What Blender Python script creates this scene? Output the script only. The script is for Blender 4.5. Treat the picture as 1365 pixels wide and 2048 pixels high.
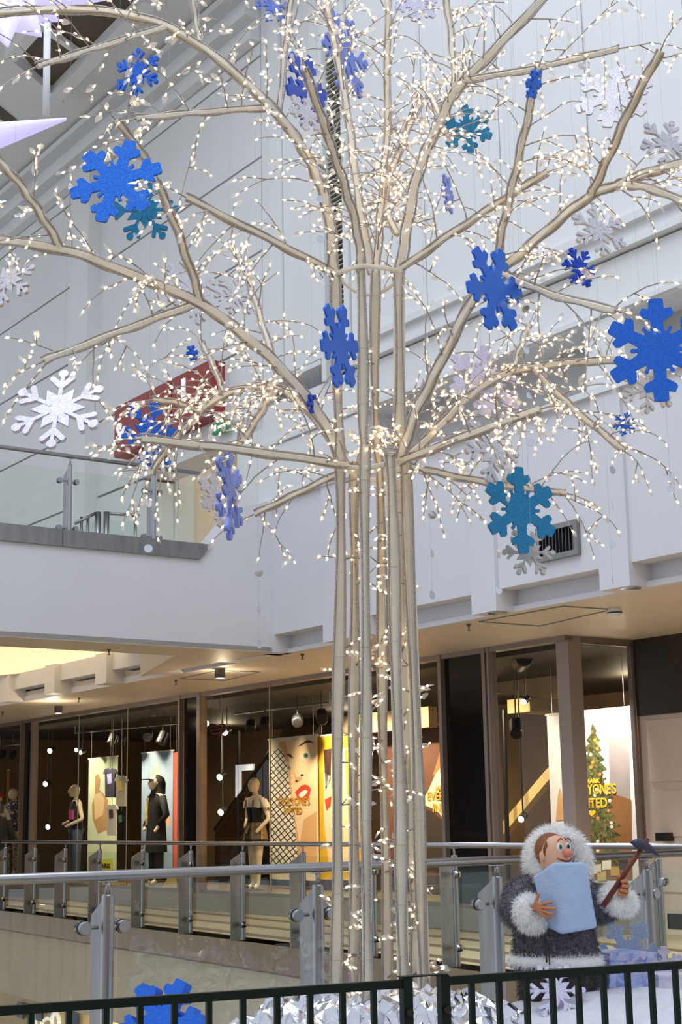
import bpy, bmesh, math, random
from mathutils import Vector, Matrix, noise
random.seed(7)
for _o in list(bpy.data.objects): bpy.data.objects.remove(_o)
SC = bpy.context.scene
COL = SC.collection
# ------------------------------------------------------------------ camera
EYE = 1.28; FPX = 3000.0; PITCH = math.atan(618/3000.0); ROLL = .018
_r = Vector((1,0,0)); FWD = Vector((0, math.cos(PITCH), math.sin(PITCH))); _u = Vector((0,-math.sin(PITCH), math.cos(PITCH)))
CUP = _u*math.cos(ROLL) + _r*math.sin(ROLL); CRT = _r*math.cos(ROLL) - _u*math.sin(ROLL)
CAM = Vector((0,0,EYE))
cd = bpy.data.cameras.new('camera'); cam = bpy.data.objects.new('camera', cd); COL.objects.link(cam)
cd.sensor_fit = 'VERTICAL'; cd.sensor_height = 36.0; cd.lens = 36.0*FPX/2048.0; cd.clip_start = .05; cd.clip_end = 300
M = Matrix((( CRT.x, CUP.x, -FWD.x, 0),(CRT.y, CUP.y, -FWD.y, 0),(CRT.z, CUP.z, -FWD.z, EYE),(0,0,0,1)))
cam.matrix_world = M
SC.camera = cam
# ------------------------------------------------------------------ world: even daylight from the glazed roof
W = bpy.data.worlds.new('world'); SC.world = W; W.use_nodes = True
bg = W.node_tree.nodes['Background']; bg.inputs['Color'].default_value = (.80,.88,1.0,1); bg.inputs['Strength'].default_value = .84
SC.view_settings.view_transform = 'Standard'; SC.view_settings.look = 'None'
SC.view_settings.exposure = 0.14; SC.view_settings.gamma = 1.0; SC.view_settings.use_curve_mapping = False
def area_light(name, loc, target, sx, sy, power, color):
    l = bpy.data.lights.new(name, 'AREA'); l.shape = 'RECTANGLE'; l.size = sx; l.size_y = sy; l.energy = power; l.color = color
    o = bpy.data.objects.new(name, l); COL.objects.link(o); o.location = loc
    o.rotation_euler = (Vector(target)-Vector(loc)).to_track_quat('-Z','Y').to_euler(); return o
def point_light(name, loc, power, color, r=.08):
    l = bpy.data.lights.new(name, 'POINT'); l.energy = power; l.color = color; l.shadow_soft_size = r
    o = bpy.data.objects.new(name, l); COL.objects.link(o); o.location = loc; return o
def spot_light(name, loc, target, power, color, ang=70, r=.05):
    l = bpy.data.lights.new(name, 'SPOT'); l.energy = power; l.color = color; l.spot_size = math.radians(ang); l.spot_blend = .6; l.shadow_soft_size = r
    o = bpy.data.objects.new(name, l); COL.objects.link(o); o.location = loc
    o.rotation_euler = (Vector(target)-Vector(loc)).to_track_quat('-Z','Y').to_euler(); return o
# daylight falling through the roof glazing over the atrium
area_light('skylight', (-2.5, 6.0, 15.5), (-.5, 9.0, 0), 9, 12, 900, (.90,.95,1.0))
# ------------------------------------------------------------------ pixel -> place
def ray(x, y): return FWD*FPX + CRT*(x-682.5) - CUP*(y-1024)
def on_z(x, y, z): d = ray(x,y); return CAM + d*((z-EYE)/d.z)
def on_pl(x, y, P, n): d = ray(x,y); return CAM + d*((Vector(P)-CAM).dot(n)/d.dot(n))
def dep(x, y, Y): d = ray(x,y); return CAM + d*(Y/d.y)
U = Vector((.579,-.815,0)).normalized()         # along the shop front, towards the camera's right
V = Vector((-U.y, U.x, 0))                      # square to it, away from the camera
Z = Vector((0,0,1))
# ------------------------------------------------------------------ materials
def lin(c):
    return tuple(((v/255/12.92) if v/255 <= .04045 else ((v/255+.055)/1.055)**2.4) for v in c)
MATS = {}
def mat(name, rgb, rough=.5, metal=0, var=.06, scale=8, bump=0, bscale=60, spec=.5, emis=None, estr=0, sheen=0, stretch=None):
    if name in MATS: return MATS[name]
    m = bpy.data.materials.new(name); m.use_nodes = True; nt = m.node_tree; b = nt.nodes['Principled BSDF']
    c = lin(rgb)
    b.inputs['Roughness'].default_value = rough; b.inputs['Metallic'].default_value = metal
    b.inputs['Specular IOR Level'].default_value = spec
    if sheen: b.inputs['Sheen Weight'].default_value = sheen
    tc = nt.nodes.new('ShaderNodeTexCoord'); nz = nt.nodes.new('ShaderNodeTexNoise'); nz.inputs['Scale'].default_value = scale; nz.inputs['Detail'].default_value = 4
    src = tc.outputs['Object']
    if stretch:
        mp = nt.nodes.new('ShaderNodeMapping'); mp.inputs['Scale'].default_value = stretch
        nt.links.new(src, mp.inputs['Vector']); src = mp.outputs['Vector']
    nt.links.new(src, nz.inputs['Vector'])
    rp = nt.nodes.new('ShaderNodeValToRGB')
    rp.color_ramp.elements[0].color = tuple(max(0, v*(1-var)) for v in c)+(1,); rp.color_ramp.elements[1].color = tuple(min(1, v*(1+var)) for v in c)+(1,)
    rp.color_ramp.elements[0].position = .3; rp.color_ramp.elements[1].position = .7
    nt.links.new(nz.outputs['Fac'], rp.inputs['Fac']); nt.links.new(rp.outputs['Color'], b.inputs['Base Color'])
    if bump:
        n2 = nt.nodes.new('ShaderNodeTexNoise'); n2.inputs['Scale'].default_value = bscale; n2.inputs['Detail'].default_value = 5
        nt.links.new(src, n2.inputs['Vector'])
        bp = nt.nodes.new('ShaderNodeBump'); bp.inputs['Strength'].default_value = bump; bp.inputs['Distance'].default_value = .01
        nt.links.new(n2.outputs['Fac'], bp.inputs['Height']); nt.links.new(bp.outputs['Normal'], b.inputs['Normal'])
    if emis:
        b.inputs['Emission Color'].default_value = lin(emis)+(1,); b.inputs['Emission Strength'].default_value = estr
    MATS[name] = m; return m
def emit(name, rgb, s):
    return mat(name, rgb, rough=.4, emis=rgb, estr=s, var=.02)
def glass(name, tint=(.93,.97,.95), ior=1.45, gain=1.0, rough=.0):
    if name in MATS: return MATS[name]
    m = bpy.data.materials.new(name); m.use_nodes = True; nt = m.node_tree; nt.nodes.clear()
    out = nt.nodes.new('ShaderNodeOutputMaterial'); mx = nt.nodes.new('ShaderNodeMixShader')
    tr = nt.nodes.new('ShaderNodeBsdfTransparent'); tr.inputs['Color'].default_value = tint+(1,)
    gl = nt.nodes.new('ShaderNodeBsdfGlossy'); gl.inputs['Roughness'].default_value = rough
    fr = nt.nodes.new('ShaderNodeFresnel'); fr.inputs['IOR'].default_value = ior
    ml = nt.nodes.new('ShaderNodeMath'); ml.operation = 'MULTIPLY'; ml.inputs[1].default_value = gain; ml.use_clamp = True
    ge = nt.nodes.new('ShaderNodeNewGeometry'); iv = nt.nodes.new('ShaderNodeMath'); iv.operation = 'SUBTRACT'; iv.inputs[0].default_value = 1.0   # only the entry face mirrors
    nt.links.new(ge.outputs['Backfacing'], iv.inputs[1]); m2 = nt.nodes.new('ShaderNodeMath'); m2.operation = 'MULTIPLY'
    nt.links.new(fr.outputs[0], ml.inputs[0]); nt.links.new(ml.outputs[0], m2.inputs[0]); nt.links.new(iv.outputs[0], m2.inputs[1]); nt.links.new(m2.outputs[0], mx.inputs['Fac'])
    nt.links.new(tr.outputs[0], mx.inputs[1]); nt.links.new(gl.outputs[0], mx.inputs[2]); nt.links.new(mx.outputs[0], out.inputs['Surface'])
    MATS[name] = m; return m
def clear_plastic(name, tint, body, alpha):
    """thin clear plastic: part see-through, part pale scattering body, glossy skin"""
    if name in MATS: return MATS[name]
    m = bpy.data.materials.new(name); m.use_nodes = True; nt = m.node_tree; nt.nodes.clear()
    out = nt.nodes.new('ShaderNodeOutputMaterial'); mx = nt.nodes.new('ShaderNodeMixShader'); mx.inputs['Fac'].default_value = alpha
    tr = nt.nodes.new('ShaderNodeBsdfTransparent'); tr.inputs['Color'].default_value = tint+(1,)
    ad = nt.nodes.new('ShaderNodeMixShader'); ad.inputs['Fac'].default_value = .45
    tl = nt.nodes.new('ShaderNodeBsdfTranslucent'); tl.inputs['Color'].default_value = body+(1,)
    gl = nt.nodes.new('ShaderNodeBsdfGlossy'); gl.inputs['Roughness'].default_value = .15
    nt.links.new(tl.outputs[0], ad.inputs[1]); nt.links.new(gl.outputs[0], ad.inputs[2])
    nt.links.new(tr.outputs[0], mx.inputs[1]); nt.links.new(ad.outputs[0], mx.inputs[2]); nt.links.new(mx.outputs[0], out.inputs['Surface'])
    MATS[name] = m; return m
def glitter(name, cols, rough=.35, metal=.6, scale=260, spread=.7, alpha=1.0):
    """flaked foil: every voronoi cell takes its own tint and tilt"""
    if name in MATS: return MATS[name]
    m = bpy.data.materials.new(name); m.use_nodes = True; nt = m.node_tree; b = nt.nodes['Principled BSDF']
    tc = nt.nodes.new('ShaderNodeTexCoord'); vo = nt.nodes.new('ShaderNodeTexVoronoi'); vo.inputs['Scale'].default_value = scale
    nt.links.new(tc.outputs['Object'], vo.inputs['Vector'])
    sp = nt.nodes.new('ShaderNodeSeparateColor'); nt.links.new(vo.outputs['Color'], sp.inputs[0])
    rp = nt.nodes.new('ShaderNodeValToRGB'); e = rp.color_ramp.elements
    while len(e) < len(cols): e.new(.5)
    for i, c in enumerate(cols):
        e[i].position = i/(len(cols)-1); e[i].color = lin(c)+(1,)
    nt.links.new(sp.outputs[0], rp.inputs['Fac']); nt.links.new(rp.outputs['Color'], b.inputs['Base Color'])
    b.inputs['Metallic'].default_value = metal; b.inputs['Roughness'].default_value = rough
    bp = nt.nodes.new('ShaderNodeBump'); bp.inputs['Strength'].default_value = spread; bp.inputs['Distance'].default_value = .002
    nt.links.new(sp.outputs[1], bp.inputs['Height']); nt.links.new(bp.outputs['Normal'], b.inputs['Normal'])
    if alpha < 1: b.inputs['Alpha'].default_value = alpha
    MATS[name] = m; return m
# ------------------------------------------------------------------ mesh building
ORG = {}
class MB:
    def __init__(s): s.v = []; s.f = []; s.smooth = False
    def add(s, vs, fs):
        n = len(s.v); s.v += [Vector(p) for p in vs]; s.f += [tuple(i+n for i in f) for f in fs]; return s
    def hexa(s, p):         # 8 corners: bottom ring 0-3, top ring 4-7
        return s.add(p, [(3,2,1,0),(4,5,6,7),(0,1,5,4),(1,2,6,5),(2,3,7,6),(3,0,4,7)])
    def obox(s, c, ax, ay, az):   # centre and half axes
        c = Vector(c); return s.hexa([c-ax-ay-az, c+ax-ay-az, c+ax+ay-az, c-ax+ay-az, c-ax-ay+az, c+ax-ay+az, c+ax+ay+az, c-ax+ay+az])
    def box(s, x0,y0,z0,x1,y1,z1):
        return s.hexa([(x0,y0,z0),(x1,y0,z0),(x1,y1,z0),(x0,y1,z0),(x0,y0,z1),(x1,y0,z1),(x1,y1,z1),(x0,y1,z1)])
    def prism(s, poly, d):  # planar polygon pushed along d
        n = len(poly); d = Vector(d); a = [Vector(p) for p in poly]
        fs = [tuple(range(n)), tuple(reversed(range(n, 2*n)))] + [(i, i+n, (i+1)%n+n, (i+1)%n) for i in range(n)]
        nrm = Vector((0,0,0))
        for i in range(n): nrm += a[i].cross(a[(i+1)%n])
        if nrm.dot(d) > 0: fs = [tuple(reversed(f)) for f in fs]
        return s.add(a+[p+d for p in a], fs)
    def tube(s, path, rad, n=8, rot=0, cap=True, flat=1.0, up0=None):
        path = [Vector(p) for p in path]; k = len(path)
        if not hasattr(rad, '__len__'): rad = [rad]*k
        up = None; vs = []
        for i in range(k):
            t = (path[min(i+1,k-1)]-path[max(i-1,0)])
            t = t.normalized() if t.length > 1e-9 else Vector((0,0,1))
            if up is None:
                up = Vector(up0) if up0 is not None else (Vector((0,0,1)) if abs(t.z) < .9 else Vector((1,0,0)))
            up = (up - t*up.dot(t)); up = up.normalized() if up.length > 1e-6 else t.orthogonal().normalized()
            sd = t.cross(up)
            for j in range(n):
                a = rot + 2*math.pi*j/n
                vs.append(path[i] + (up*math.cos(a) + sd*math.sin(a)*flat)*rad[i])
        fs = [(i*n+j, i*n+(j+1)%n, (i+1)*n+(j+1)%n, (i+1)*n+j) for i in range(k-1) for j in range(n)]
        if cap: fs += [tuple(reversed(range(n))), tuple((k-1)*n+j for j in range(n))]
        return s.add(vs, fs)
    def lathe(s, base, axis, prof, n=16):   # prof: (r, h) pairs along axis
        base = Vector(base); axis = Vector(axis).normalized(); a = axis.orthogonal().normalized(); b = axis.cross(a); vs = []
        for r, h in prof:
            for j in range(n):
                t = 2*math.pi*j/n; vs.append(base + axis*h + (a*math.cos(t)+b*math.sin(t))*r)
        k = len(prof); fs = [(i*n+j, i*n+(j+1)%n, (i+1)*n+(j+1)%n, (i+1)*n+j) for i in range(k-1) for j in range(n)]
        fs += [tuple(reversed(range(n))), tuple((k-1)*n+j for j in range(n))]
        return s.add(vs, fs)
    def loft(s, rings, cap=True):
        n = len(rings[0]); vs = [p for r in rings for p in r]; k = len(rings)
        fs = [(i*n+j, i*n+(j+1)%n, (i+1)*n+(j+1)%n, (i+1)*n+j) for i in range(k-1) for j in range(n)]
        if cap: fs += [tuple(reversed(range(n))), tuple((k-1)*n+j for j in range(n))]
        return s.add(vs, fs)
    def ball(s, c, r, nu=12, nv=8, ax=None):
        c = Vector(c); ax = ax or (Vector((1,0,0)), Vector((0,1,0)), Vector((0,0,1)))
        if not hasattr(r, '__len__'): r = (r,r,r)
        rings = []
        for i in range(1, nv):
            t = math.pi*i/nv
            rings.append([c + ax[0]*(r[0]*math.sin(t)*math.cos(2*math.pi*j/nu)) + ax[1]*(r[1]*math.sin(t)*math.sin(2*math.pi*j/nu)) - ax[2]*(r[2]*math.cos(t)) for j in range(nu)])
        n0 = len(s.v); s.loft(rings, cap=False); n1 = len(s.v)
        s.v += [c-ax[2]*r[2], c+ax[2]*r[2]]
        s.f += [(n0+(j+1)%nu, n0+j, n1) for j in range(nu)]
        b = n0+(nv-2)*nu; s.f += [(b+j, b+(j+1)%nu, n1+1) for j in range(nu)]
        return s
    def build(s, name, m, parent=None, smooth=None, origin=None, kind=None):
        if parent is not None: org = ORG[parent.name]
        elif origin is not None: org = Vector(origin)
        else:
            lo = Vector(min(p[i] for p in s.v) for i in range(3)); hi = Vector(max(p[i] for p in s.v) for i in range(3))
            org = Vector(((lo.x+hi.x)/2, (lo.y+hi.y)/2, lo.z))
        me = bpy.data.meshes.new(name); me.from_pydata([p-org for p in s.v], [], s.f); me.validate(clean_customdata=False)
        if smooth or (smooth is None and s.smooth): me.polygons.foreach_set('use_smooth', [True]*len(me.polygons))
        me.materials.append(m)
        o = bpy.data.objects.new(name, me); COL.objects.link(o)
        if parent is not None: o.parent = parent
        else: o.location = org
        ORG[o.name] = org
        if kind: o['kind'] = kind
        return o
def thing(name, label, cat, loc, group=None):
    o = bpy.data.objects.new(name, None); COL.objects.link(o); o.location = loc; o.empty_display_size = .1
    ORG[o.name] = Vector(loc); tag(o, label, cat, group); return o
def tag(o, label=None, cat=None, group=None, kind=None):
    if label: o['label'] = label
    if cat: o['category'] = cat
    if group: o['group'] = group
    if kind: o['kind'] = kind
    return o
def shade_auto(o, ang=40):
    me = o.data
    me.polygons.foreach_set('use_smooth', [True]*len(me.polygons))
    try: me.set_sharp_from_angle(angle=math.radians(ang))
    except Exception: pass
    return o
def bevel(o, w, seg=2):
    b = o.modifiers.new('bevel', 'BEVEL'); b.width = w; b.segments = seg; b.limit_method = 'ANGLE'; return o
def text_mesh(name, s, size, m, o0, ax, ay, parent, ext=.002, bold=0, align='LEFT'):
    """lettering as flat mesh: baseline start o0, reading along ax, up ay"""
    c = bpy.data.curves.new(name, 'FONT'); c.body = s; c.size = size; c.extrude = ext; c.offset = bold; c.align_x = align; c.resolution_u = 3
    t = bpy.data.objects.new(name, c); COL.objects.link(t)
    dg = bpy.context.evaluated_depsgraph_get(); me = bpy.data.meshes.new_from_object(t.evaluated_get(dg))
    bpy.data.objects.remove(t)
    az = Vector(ax).cross(Vector(ay)); o0 = Vector(o0)
    mb = MB(); mb.v = [o0 + Vector(ax)*v.co.x + Vector(ay)*v.co.y + az*v.co.z for v in me.vertices]; mb.f = [tuple(p.vertices) for p in me.polygons]
    return mb.build(name, m, parent)
def lerp_path(pts, n):
    """resample a list of vectors as a smooth curve (Catmull-Rom)"""
    pts = [Vector(p) for p in pts]; k = len(pts)-1; out = []
    for i in range(n):
        t = i/(n-1)*k; j = min(int(t), k-1); t -= j
        p0 = pts[max(j-1,0)]; p1 = pts[j]; p2 = pts[j+1]; p3 = pts[min(j+2,k)]
        out.append(.5*((2*p1) + (p2-p0)*t + (2*p0-5*p1+4*p2-p3)*t*t + (3*p1-p0-3*p2+p3)*t**3))
    return out
# the palette
white = mat('wall_paint', (226,228,230), .6, var=.02, scale=1.5, bump=.05, bscale=180)
white2 = mat('fascia_paint', (218,218,224), .55, var=.02, scale=1.2, bump=.04, bscale=160)
cream = mat('corridor_paint', (216,206,188), .6, var=.03, scale=2)
soffit_m = mat('soffit_plaster', (218,206,188), .5, var=.03, scale=1.5, bump=.05, bscale=120)
steel = mat('brushed_steel', (168,168,172), .28, metal=1, var=.10, scale=30, stretch=(1,1,14), bump=.06, bscale=200)
steel_d = mat('brushed_steel_fascia', (150,148,146), .38, metal=1, var=.12, scale=14, stretch=(1,1,.2))
dark_steel = mat('dark_steel', (98,96,98), .4, metal=.9, var=.08)
frame_m = mat('window_frame_metal', (142,128,120), .42, metal=.35, var=.05)
black = mat('black_panel', (22,20,20), .35, var=.2)
tile = mat('floor_tile', (190,172,144), .5, var=.06, scale=3, bump=.02)
tile_d = mat('floor_band_tile', (112,88,66), .5, var=.08, scale=4)
rail_glass = glass('rail_glass', (.94,.975,.955), 1.45, .9)
shop_glass = glass('shop_glass', (.90,.91,.90), 1.45, .75)
slab_steel = mat('slab_steel_floor_reflection', (150,126,102), .4, metal=.8, var=.10, scale=10, stretch=(1,1,.2))  # brown tint paints in the beige floor mirrored by the steel
slab_paint = mat('slab_fascia_paint', (206,192,170), .6, var=.03, scale=1.2)
groove = mat('groove_shadow_gap', (120,124,126), .8, var=.04)
# ================================================================== the setting
SOF = 3.27
cn = on_z(545,1304,SOF); cn.z = 0
def Wp(s, off, z): return cn + U*s + V*off + Z*z
def wbox(mb, s0, s1, o0, o1, z0, z1):
    return mb.hexa([Wp(s0,o0,z0),Wp(s1,o0,z0),Wp(s1,o1,z0),Wp(s0,o1,z0),Wp(s0,o0,z1),Wp(s1,o0,z1),Wp(s1,o1,z1),Wp(s0,o1,z1)])
def Wpx(x, y):
    p = on_pl(x,y,cn,V); return (p-cn).dot(U), p.z
def sbox(name, s0,s1,o0,o1,z0,z1, m, parent=None, kind=None, bev=0):
    o = wbox(MB(), s0,s1,o0,o1,z0,z1).build(name, m, parent)
    if kind: o['kind'] = kind
    if bev: bevel(o, bev)
    return o
S = 'structure'
# ---- upper wall over the shop front: backing, pilasters, panels, cornice
wr = sbox('wall_right', -.16, 13, .5, .85, SOF+.2, 12.6, white, kind=S)
BAYS = [(-.16,1.07),(1.95,3.69),(4.06,5.48),(5.85,7.55),(7.92,9.65),(10.02,13)]
PIL = [(1.07,1.95),(3.69,4.06),(5.48,5.85),(7.55,7.92),(9.65,10.02)]
for a, b in PIL: sbox('pilaster', a, b, 0, .298, SOF, 5.08, white2, wr)
for i, (a, b) in enumerate(BAYS):
    g = .0
    sbox('panel', a, b, .035, .52, 3.48, 5.08, white2, wr)
    sbox('ledge', a, b, .30, .52, SOF+.17, 3.48, white2, wr); sbox('ledge', a, b, .29, .30, SOF, 3.48, white2, wr)
    sbox('ledge_trim', a, b, .22, .29, SOF, SOF+.055, white2, wr)
sbox('string_course', -.16, 13, -.03, .5, 5.08, 5.14, white, wr)
for a, b in ((-.16,1.95),(5.45,5.95)): sbox('pilaster', a, b, .0, .52, 5.14, 5.78, white, wr)
sbox('recess_shade_lining', 1.95, 13, .42, .5, 5.14, 5.78, mat('recess_shade_paint', (176,174,172), .7, var=.03), wr)  # greyer than the wall: shade of the recess painted into the lining
sbox('panel', -.16, 13, .02, .5, 5.78, 6.32, white, wr)
sbox('string_course', -.16, 13, -.03, .02, 5.80, 5.85, white, wr)
sbox('cornice', 1.75, 13, -.07, .5, 6.34, 6.42, white, wr); sbox('cornice', 1.75, 13, -.03, .5, 6.42, 6.54, white, wr)
sbox('cornice', 1.75, 13, -.10, .5, 6.54, 6.62, white, wr); sbox('cornice', -.16, 1.15, -.03, .5, 6.54, 6.60, white, wr)
JT = [-.16,.1,.33,1.15]; JR = [1.75,3.14,4.39,5.64,6.89,8.14,9.39,10.64,13]
for a, b in list(zip(JT[:-1],JT[1:])): sbox('panel', a+.008, b-.008, .0 if a != .1 else -.06, .5, 6.63, 12.6, white, wr)
for a, b in list(zip(JR[:-1],JR[1:])): sbox('panel', a+.008, b-.008, .0, .5, 6.63, 12.6, white, wr)
# tall louvred air slot
lv = sbox('louvre_frame', 1.17, 1.26, -.03, .5, 6.32, 12.6, white, wr); sbox('louvre_frame', 1.64, 1.73, -.03, .5, 6.32, 12.6, white, wr)
sbox('louvre_backing', 1.26, 1.64, .30, .5, 6.1, 10.6, black, wr); sbox('louvre_head', 1.26, 1.64, .0, .5, 10.6, 12.6, white, wr)
mb = MB(); z = 6.12
while z < 10.58:
    mb.hexa([Wp(1.26,.03,z),Wp(1.64,.03,z),Wp(1.64,.2,z+.055),Wp(1.26,.2,z+.055),Wp(1.26,.03,z+.012),Wp(1.64,.03,z+.012),Wp(1.64,.2,z+.067),Wp(1.26,.2,z+.067)]); z += .062
mb.build('louvre_slats', mat('louvre_metal', (196,194,184), .5, metal=.2, var=.05), wr, kind='stuff')
# ---- upper wall over the balcony, with the corridor opening
wl = sbox('wall_left', -16, -.16, .5, .8, 6.3, 12.6, white, kind=S)
CO0, CO1 = -3.3, -.79
sbox('pier', CO1, -.16, 0, .8, 4.33, 6.3, white, wl); sbox('pier', -16, CO0, .5, .8, 4.33, 6.3, white, wl)
rows = [4.33, 6.05, 7.2, 8.4, 9.68, 11.1, 11.3]
cols = [-16,-13.5,-11,-8.6,-6.4,-5.42]
for z0, z1 in zip(rows[:-1], rows[1:]):
    sbox('panel', -16, -5.42, .0, .5, z0+.016, z1-.016, white, wl)
    if z0 > 6: sbox('panel', -4.78, -.17, .0, .5, z0+.016, z1-.016, white, wl)
sbox('panel', -4.78, CO0-.02, .0, .5, 4.33, 6.03, white, wl); sbox('panel', CO0+.0, CO1, .0, .5, 6.25, 7.18, white, wl) if False else None
sbox('lintel', CO0-.02, CO1, .0, .5, 6.25, 6.3, white, wl)
sbox('pilaster', -5.42, -4.78, -.22, .5, 4.33, 11.3, white, wl, bev=.004)
for a, b, z0, z1, d in ((-16,-.16,11.3,11.42,-.16),(-16,-.16,11.42,11.62,-.05),(-16,-.16,11.62,11.74,-.24),(-16,-.16,11.74,12.0,-.08),(-16,-.16,12.0,12.1,-.3)):
    sbox('cornice', a, b, d, .5, z0, z1, white, wl)
# corridor behind the opening
co = sbox('wall_corridor', CO0-.6, CO1+.3, 3.4, 3.6, 4.33, 6.6, cream, kind=S)
sbox('side_wall', CO0-.12, CO0, .8, 3.4, 4.33, 6.4, cream, co); sbox('side_wall', CO1, CO1+.12, .8, 3.4, 4.33, 6.4, cream, co)
sbox('corridor_ceiling', CO0-.1, CO1+.1, .5, 3.4, 6.4, 6.5, cream, co)
sbox('skirting', CO0, CO1, 3.36, 3.4, 4.33, 4.45, cream, co)
point_light('corridor_lamp', Wp(-2.0,1.8,6.2), 24, (1,.94,.84), .2)
# ---- balcony on the left: fascia, steel edge, slab, soffit and coffer
def Lp(t, off, z): return cn - V*t - U*off + Z*z
def Lpx(x, y):
    p = on_pl(x,y,cn,U); return (cn-p).dot(V), p.z
def tbox(mb, t0,t1,o0,o1,z0,z1):
    return mb.hexa([Lp(t1,o0,z0),Lp(t0,o0,z0),Lp(t0,o1,z0),Lp(t1,o1,z0),Lp(t1,o0,z1),Lp(t0,o0,z1),Lp(t0,o1,z1),Lp(t1,o1,z1)])
poly = [Lpx(545,1304), Lpx(541,985), Lpx(475,1018), Lpx(398,1100)]
pp = [Lp(-.29,0,SOF), Lp(-.29,0,poly[1][1]), Lp(poly[2][0],0,poly[2][1]), Lp(poly[3][0],0,4.33), Lp(14,0,4.33), Lp(14,0,SOF)]
fl = MB().prism(pp, -U*.3).build('trim_balcony_fascia', white2); fl['kind'] = S
T0 = poly[3][0]
mb = MB(); mb.hexa([Lp(14,-.035,4.30),Lp(T0,-.035,4.30),Lp(T0,.12,4.30),Lp(14,.12,4.30),Lp(14,-.035,4.49),Lp(T0-.16,-.035,4.49),Lp(T0-.16,.12,4.49),Lp(14,.12,4.49)])
se = mb.build('trim_balcony_edge', steel_d); se['kind'] = S
k = 2.75
for i in range(6):
    tbox(MB(), k, k+.008, -.038, -.034, 4.30, 4.49).build('seam', dark_steel, se); k += 2.0
sl = MB(); sl.hexa([Lp(14,.3,4.1),Lp(0,.3,4.1),Lp(0,16,4.1),Lp(14,16,4.1),Lp(14,.3,4.33),Lp(0,.3,4.33),Lp(0,16,4.33),Lp(14,16,4.33)])
bf = sl.build('floor_balcony', tile); bf['kind'] = S
P1 = on_z(355,1311,SOF); P0 = on_z(0,1292,SOF); dP = (P0-P1).normalized(); PX = P0 + dP*9
P2 = on_z(300,1353,SOF); P2 = P2 - V*((P2-cn).dot(V)) ; P2.z = SOF
c0 = cn + Z*SOF
dz = -Z*.004
so = MB().prism([c0+dz+U*.0, P1+dz, PX+dz, Lp(14,0,SOF)+dz], Z*.06).build('ceiling_balcony_soffit', soffit_m); so['kind'] = S
MB().prism([c0+dz, P2+dz, P1+dz], Z*.06).build('soffit_return', soffit_m, so)
for a, b in ((P1, PX), (P2, P1)):
    n = (b-a).cross(Z).normalized(); MB().hexa([a, b, b+n*.03, a+n*.03, a+Z*.5, b+Z*.5, b+n*.03+Z*.5, a+n*.03+Z*.5]).build('coffer_side', soffit_m, so)
a_, b_ = (P1-dP*.25), PX
lum = emit('luminous_ceiling', (255,226,176), .95)
MB().prism([on_z(x,y,SOF+.44) for x, y in ((-260,1262),(358,1306),(352,1313),(180,1334),(0,1350),(-260,1374))], Z*.03).build('luminous_panel', lum, so)
MB().prism([P1+Z*.49+U*.5-V*.6, PX+Z*.49-V*.6, P2+Z*.49-U*10+V*.3, P2+Z*.49+U*.9+V*.3], Z*.04).build('coffer_lid', soffit_m, so)
q = [on_z(x,y,SOF+.43) for x, y in ((352,1313),(180,1335),(0,1351),(-260,1376))]
MB().tube(q, .02, 4).build('panel_edge', soffit_m, so)
# bulkhead with panels that closes the coffer at the back
bk = sbox('trim_bulkhead', -14, -.17, .45, .55, SOF+.17, 4.1, white2, kind=S)
s = -.9
for i in range(8):
    sbox('pilaster', s-.36, s, .0, .298, SOF, 4.1, white2, bk); sbox('panel', s-1.75, s-.36, .10, .46, 3.46, 4.1, white2, bk)
    sbox('ledge', s-1.75, s-.36, .28, .298, SOF, 3.36, white2, bk); s -= 1.75
sbox('panel', -.9, -.17, .06, .298, SOF, 4.1, white2, bk)
# ---- soffit between the wall above and the shop front
sf = sbox('ceiling_walkway', -15, 13, .3, 6.5, SOF, SOF+.16, soffit_m, kind=S)
def downlight(x, y, lab):
    p = on_z(x, y, SOF); o = thing('downlight', lab, 'light', p, 'downlights in the walkway soffit')
    MB().lathe(p-Z*.012, Z, [(.075,0),(.095,0),(.095,.012),(.075,.012)], 20).build('ring', steel, o)
    MB().lathe(p-Z*.006, Z, [(.0,.0),(.075,.0),(.075,.004),(.0,.004)], 20).build('lamp_face', emit('downlight_face', (255,244,224), 2.0), o)
    spot_light('downlight_beam', p-Z*.04, p-Z*3, 300 if x > 1400 else 120, (1,.90,.78), 130, .05)  # beyond the right edge: unseen lamp added to brighten the panelled wall
for x, y, lab in ((996,1225,'round recessed downlight under the pilaster left of the wall vent'),(1262,1175,'round recessed downlight beside the smoke detector'),(1460,1165,'unseen downlight added to brighten the beige panelled wall')): downlight(x, y, lab)
def spotdown(x, y, lab):
    p = on_z(x, y, SOF); o = thing('soffit_spotlight', lab, 'light', p, 'square spotlights under the soffit')
    MB().obox(p-Z*.06, U*.05, V*.05, Z*.06).build('housing', dark_steel, o)
    MB().obox(p-Z*.122, U*.04, V*.04, Z*.002).build('lamp_face', emit('spot_face', (255,236,200), 3), o)
    spot_light('spot_beam', p-Z*.14, p-Z*3, 110, (1,.82,.58), 140, .05)
for x, y, lab in ((117,1412,'small square spotlight on the soffit below the panelled bulkhead'),(440,1338,'small square spotlight inside the soffit hatch outline')): spotdown(x, y, lab)
point_light('soffit_wash', on_z(445,1340,SOF)-Z*.25, 9, (1,.8,.55), .05); point_light('soffit_wash', on_z(105,1402,SOF)-Z*.3, 14, (1,.8,.55), .05)
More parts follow.
